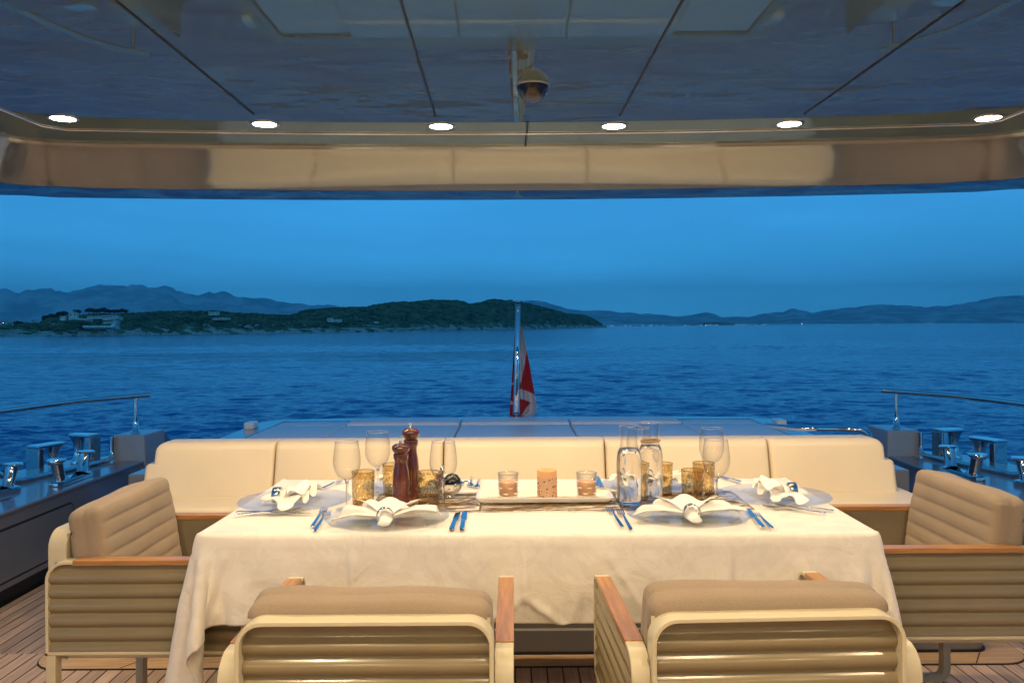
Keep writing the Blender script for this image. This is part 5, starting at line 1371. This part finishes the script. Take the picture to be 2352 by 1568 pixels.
# carafes
def make_carafe(rope):
    t = empty('carafe', (0,0,0)); H = .252
    outp = [(0,0),(.034,0),(.038,.003),(.0395,.010),(.0402,.05),(.0402,.130),(.0395,.150),(.036,.168),(.030,.182),(.0262,.194),(.0258,.204),(.028,.225),(.0305,H)]
    mb = MB(); mb.lathe(outp, 64); mb.build('glass', M['glass'], t)
    mb = MB(); mb.tube([(.0305*math.cos(a), .0305*math.sin(a), H) for a in np.linspace(0,2*math.pi,57)[:-1]], .0011, 6, closed=True); mb.build('rim', M['rimg'], t)
    lv = .180 if not rope else .178
    wp = [(0,.007),(.034,.008),(.0375,.014),(.0384,.05),(.0384,.130),(.0378,.149),(.0345,.167),(.0295,lv),(0,lv)]
    mb = MB(); mb.lathe(wp, 64); mb.build('water', M['water'], t)
    if rope:
        mb = MB(); n_ = 72
        for ph in (0, math.pi):
            mb.tube([((.0285+.0022*math.cos(24*a+ph))*math.cos(a), (.0285+.0022*math.cos(24*a+ph))*math.sin(a), .193+.12*.0285*math.cos(a)*.6+.0022*math.sin(24*a+ph)) for a in np.linspace(0,2*math.pi,241)[:-1]], .0021, 6, closed=True)
        mb.build('rope_collar', M['rope'], t)
    return t
c1 = make_carafe(False); c1.location = (.366,2.615,TT+.001); tag(c1, 'water-filled glass carafe with a bare neck, left of the pair', 'carafe', 'glass water carafes')
c2 = make_carafe(True); c2.location = (.446,2.69,TT+.001); tag(c2, 'water-filled glass carafe with a jute rope round its neck', 'carafe', 'glass water carafes')

# cutlery
def lay(o, a, b, z=TT+.0025):
    a = PZ(*a, z); b = PZ(*b, z); d = b-a; o.location = (a.x, a.y, z); o.rotation_euler[2] = math.atan2(d.y, d.x) - math.pi/2; return d.length
def bar(mb, pts):      # pts: (y, halfwidth, zc, thickness)
    vs = []
    for y, w, z, th in pts: vs += [(-w,y,z-th/2),(w,y,z-th/2),(w,y,z+th/2),(-w,y,z+th/2)]
    fs = [(0,1,2,3)] + [tuple(len(pts)*4-4+i for i in (3,2,1,0))]
    for i in range(len(pts)-1):
        for k in range(4): fs.append((i*4+k, (i+1)*4+k, (i+1)*4+(k+1)%4, i*4+(k+1)%4))
    mb.add(vs, fs)
def fork(Ln):
    mb = MB(); s = Ln/.20
    bar(mb, [(0,.0045,.002,.004),(.004*s,.0055,.0025,.005),(.08*s,.0042,.004,.0045),(.125*s,.0022,.008,.003),(.140*s,.0035,.0055,.002),(.148*s,.0090,.003,.0018),(.160*s,.0115,.0015,.0016)])
    for k in range(4):
        x = -.0093 + k*.0062; m0 = MB(); bar(m0, [(.158*s,.0021,.0015,.0016),(.185*s,.0016,.003,.0014),(.20*s,.0006,.0065,.001)]); m0.v = [(v[0]+x,v[1],v[2]) for v in m0.v]
        mb.add(m0.v, m0.f)
    return mb.build('fork', M['steel'], None, bevel=.0005)
def knife(Ln):
    mb = MB(); s = Ln/.215
    bar(mb, [(0,.006,.003,.006),(.004*s,.007,.0035,.007),(.09*s,.006,.004,.006),(.100*s,.004,.004,.004)])
    m0 = [(.100*s,-.004,.006),(.110*s,-.007,.009),(.15*s,-.008,.009),(.195*s,-.007,.009),(.208*s,.000,.009),(.215*s,.007,.0085)]
    vs = []
    for y, xl_, xr_ in m0: vs += [(xl_,y,.0025),(xr_,y,.0025),(xr_,y,.0042),(xl_,y,.0036)]
    fs = [(0,1,2,3), (23,22,21,20)]
    for i in range(5):
        for k in range(4): fs.append((i*4+k, (i+1)*4+k, (i+1)*4+(k+1)%4, i*4+(k+1)%4))
    mb.add(vs, fs)
    return mb.build('knife', M['steel'], None, bevel=.0005)
cut = [('f',(717,1211),(753,1158),'outer of the two left of the front left plate'),('f',(723,1221),(765,1160),'inner of the two left of the front left plate'),
       ('k',(1037,1219),(1052,1177),'shorter one right of the front left plate'),('k',(1061,1219),(1068,1168),'longer one right of the front left plate'),
       ('k',(543,1178),(718,1180),'lying across in front of the left end plate'),('f',(538,1185),(692,1170),'lying across in front of the left end plate'),
       ('f',(742,1122),(783,1105),'behind the left end plate'),
       ('f',(1083,1094),(1081,1121),'left of the two at the far edge beside the tray'),('f',(1101,1100),(1094,1123),'right of the two at the far edge beside the tray'),
       ('f',(1429,1211),(1391,1158),'outer of the two left of the front right plate'),('f',(1449,1217),(1417,1163),'inner of the two left of the front right plate'),
       ('k',(1752,1213),(1710,1164),'right of the front right plate'),('f',(1773,1214),(1735,1180),'partly under the knife right of the front right plate'),
       ('f',(1915,1174),(1773,1158),'upper of the two in front of the right end plate'),('f',(1897,1180),(1750,1163),'lower of the two in front of the right end plate'),
       ('k',(1384,1122),(1369,1094),'at the far edge right of the tray'),('k',(1372,1118),(1366,1100),'smaller one at the far edge right of the tray'),
       ('k',(1700,1108),(1685,1104),'tip showing behind the right end plate')]
for kd, a, b, lb in cut:
    A_ = PZ(*a, TT+.0025); B_ = PZ(*b, TT+.0025); Ln = (A_-B_).length
    Ln = max(.12, min(.24, Ln)); o = fork(Ln) if kd == 'f' else knife(Ln); lay(o, a, b, TT+.0025 + (.004 if 'under' in lb else 0))
    if 'shorter' in lb: o.location.z += 0
    tag(o, ('steel fork ' if kd == 'f' else 'steel table knife ') + lb, 'fork' if kd == 'f' else 'knife', 'cutlery laid at the place settings')
# ------------------------------------------------------------------ haze
if True:
    mb = MB(); mb.box(-9400,9400,-2100,9400,SEA-1.0,420)
    hm = bpy.data.materials.new('haze_air'); hm.use_nodes = True; n = hm.node_tree
    for q in list(n.nodes):
        if q.type == 'BSDF_PRINCIPLED': n.nodes.remove(q)
    pv = n.nodes.new('ShaderNodeVolumePrincipled'); pv.inputs['Color'].default_value = (.42,.84,1,1); pv.inputs['Density'].default_value = 1.6e-4; pv.inputs['Anisotropy'].default_value = 0
    n.links.new(pv.outputs[0], [q for q in n.nodes if q.type == 'OUTPUT_MATERIAL'][0].inputs['Volume'])
    hz = mb.build('haze', hm); tag(hz, kind='stuff')
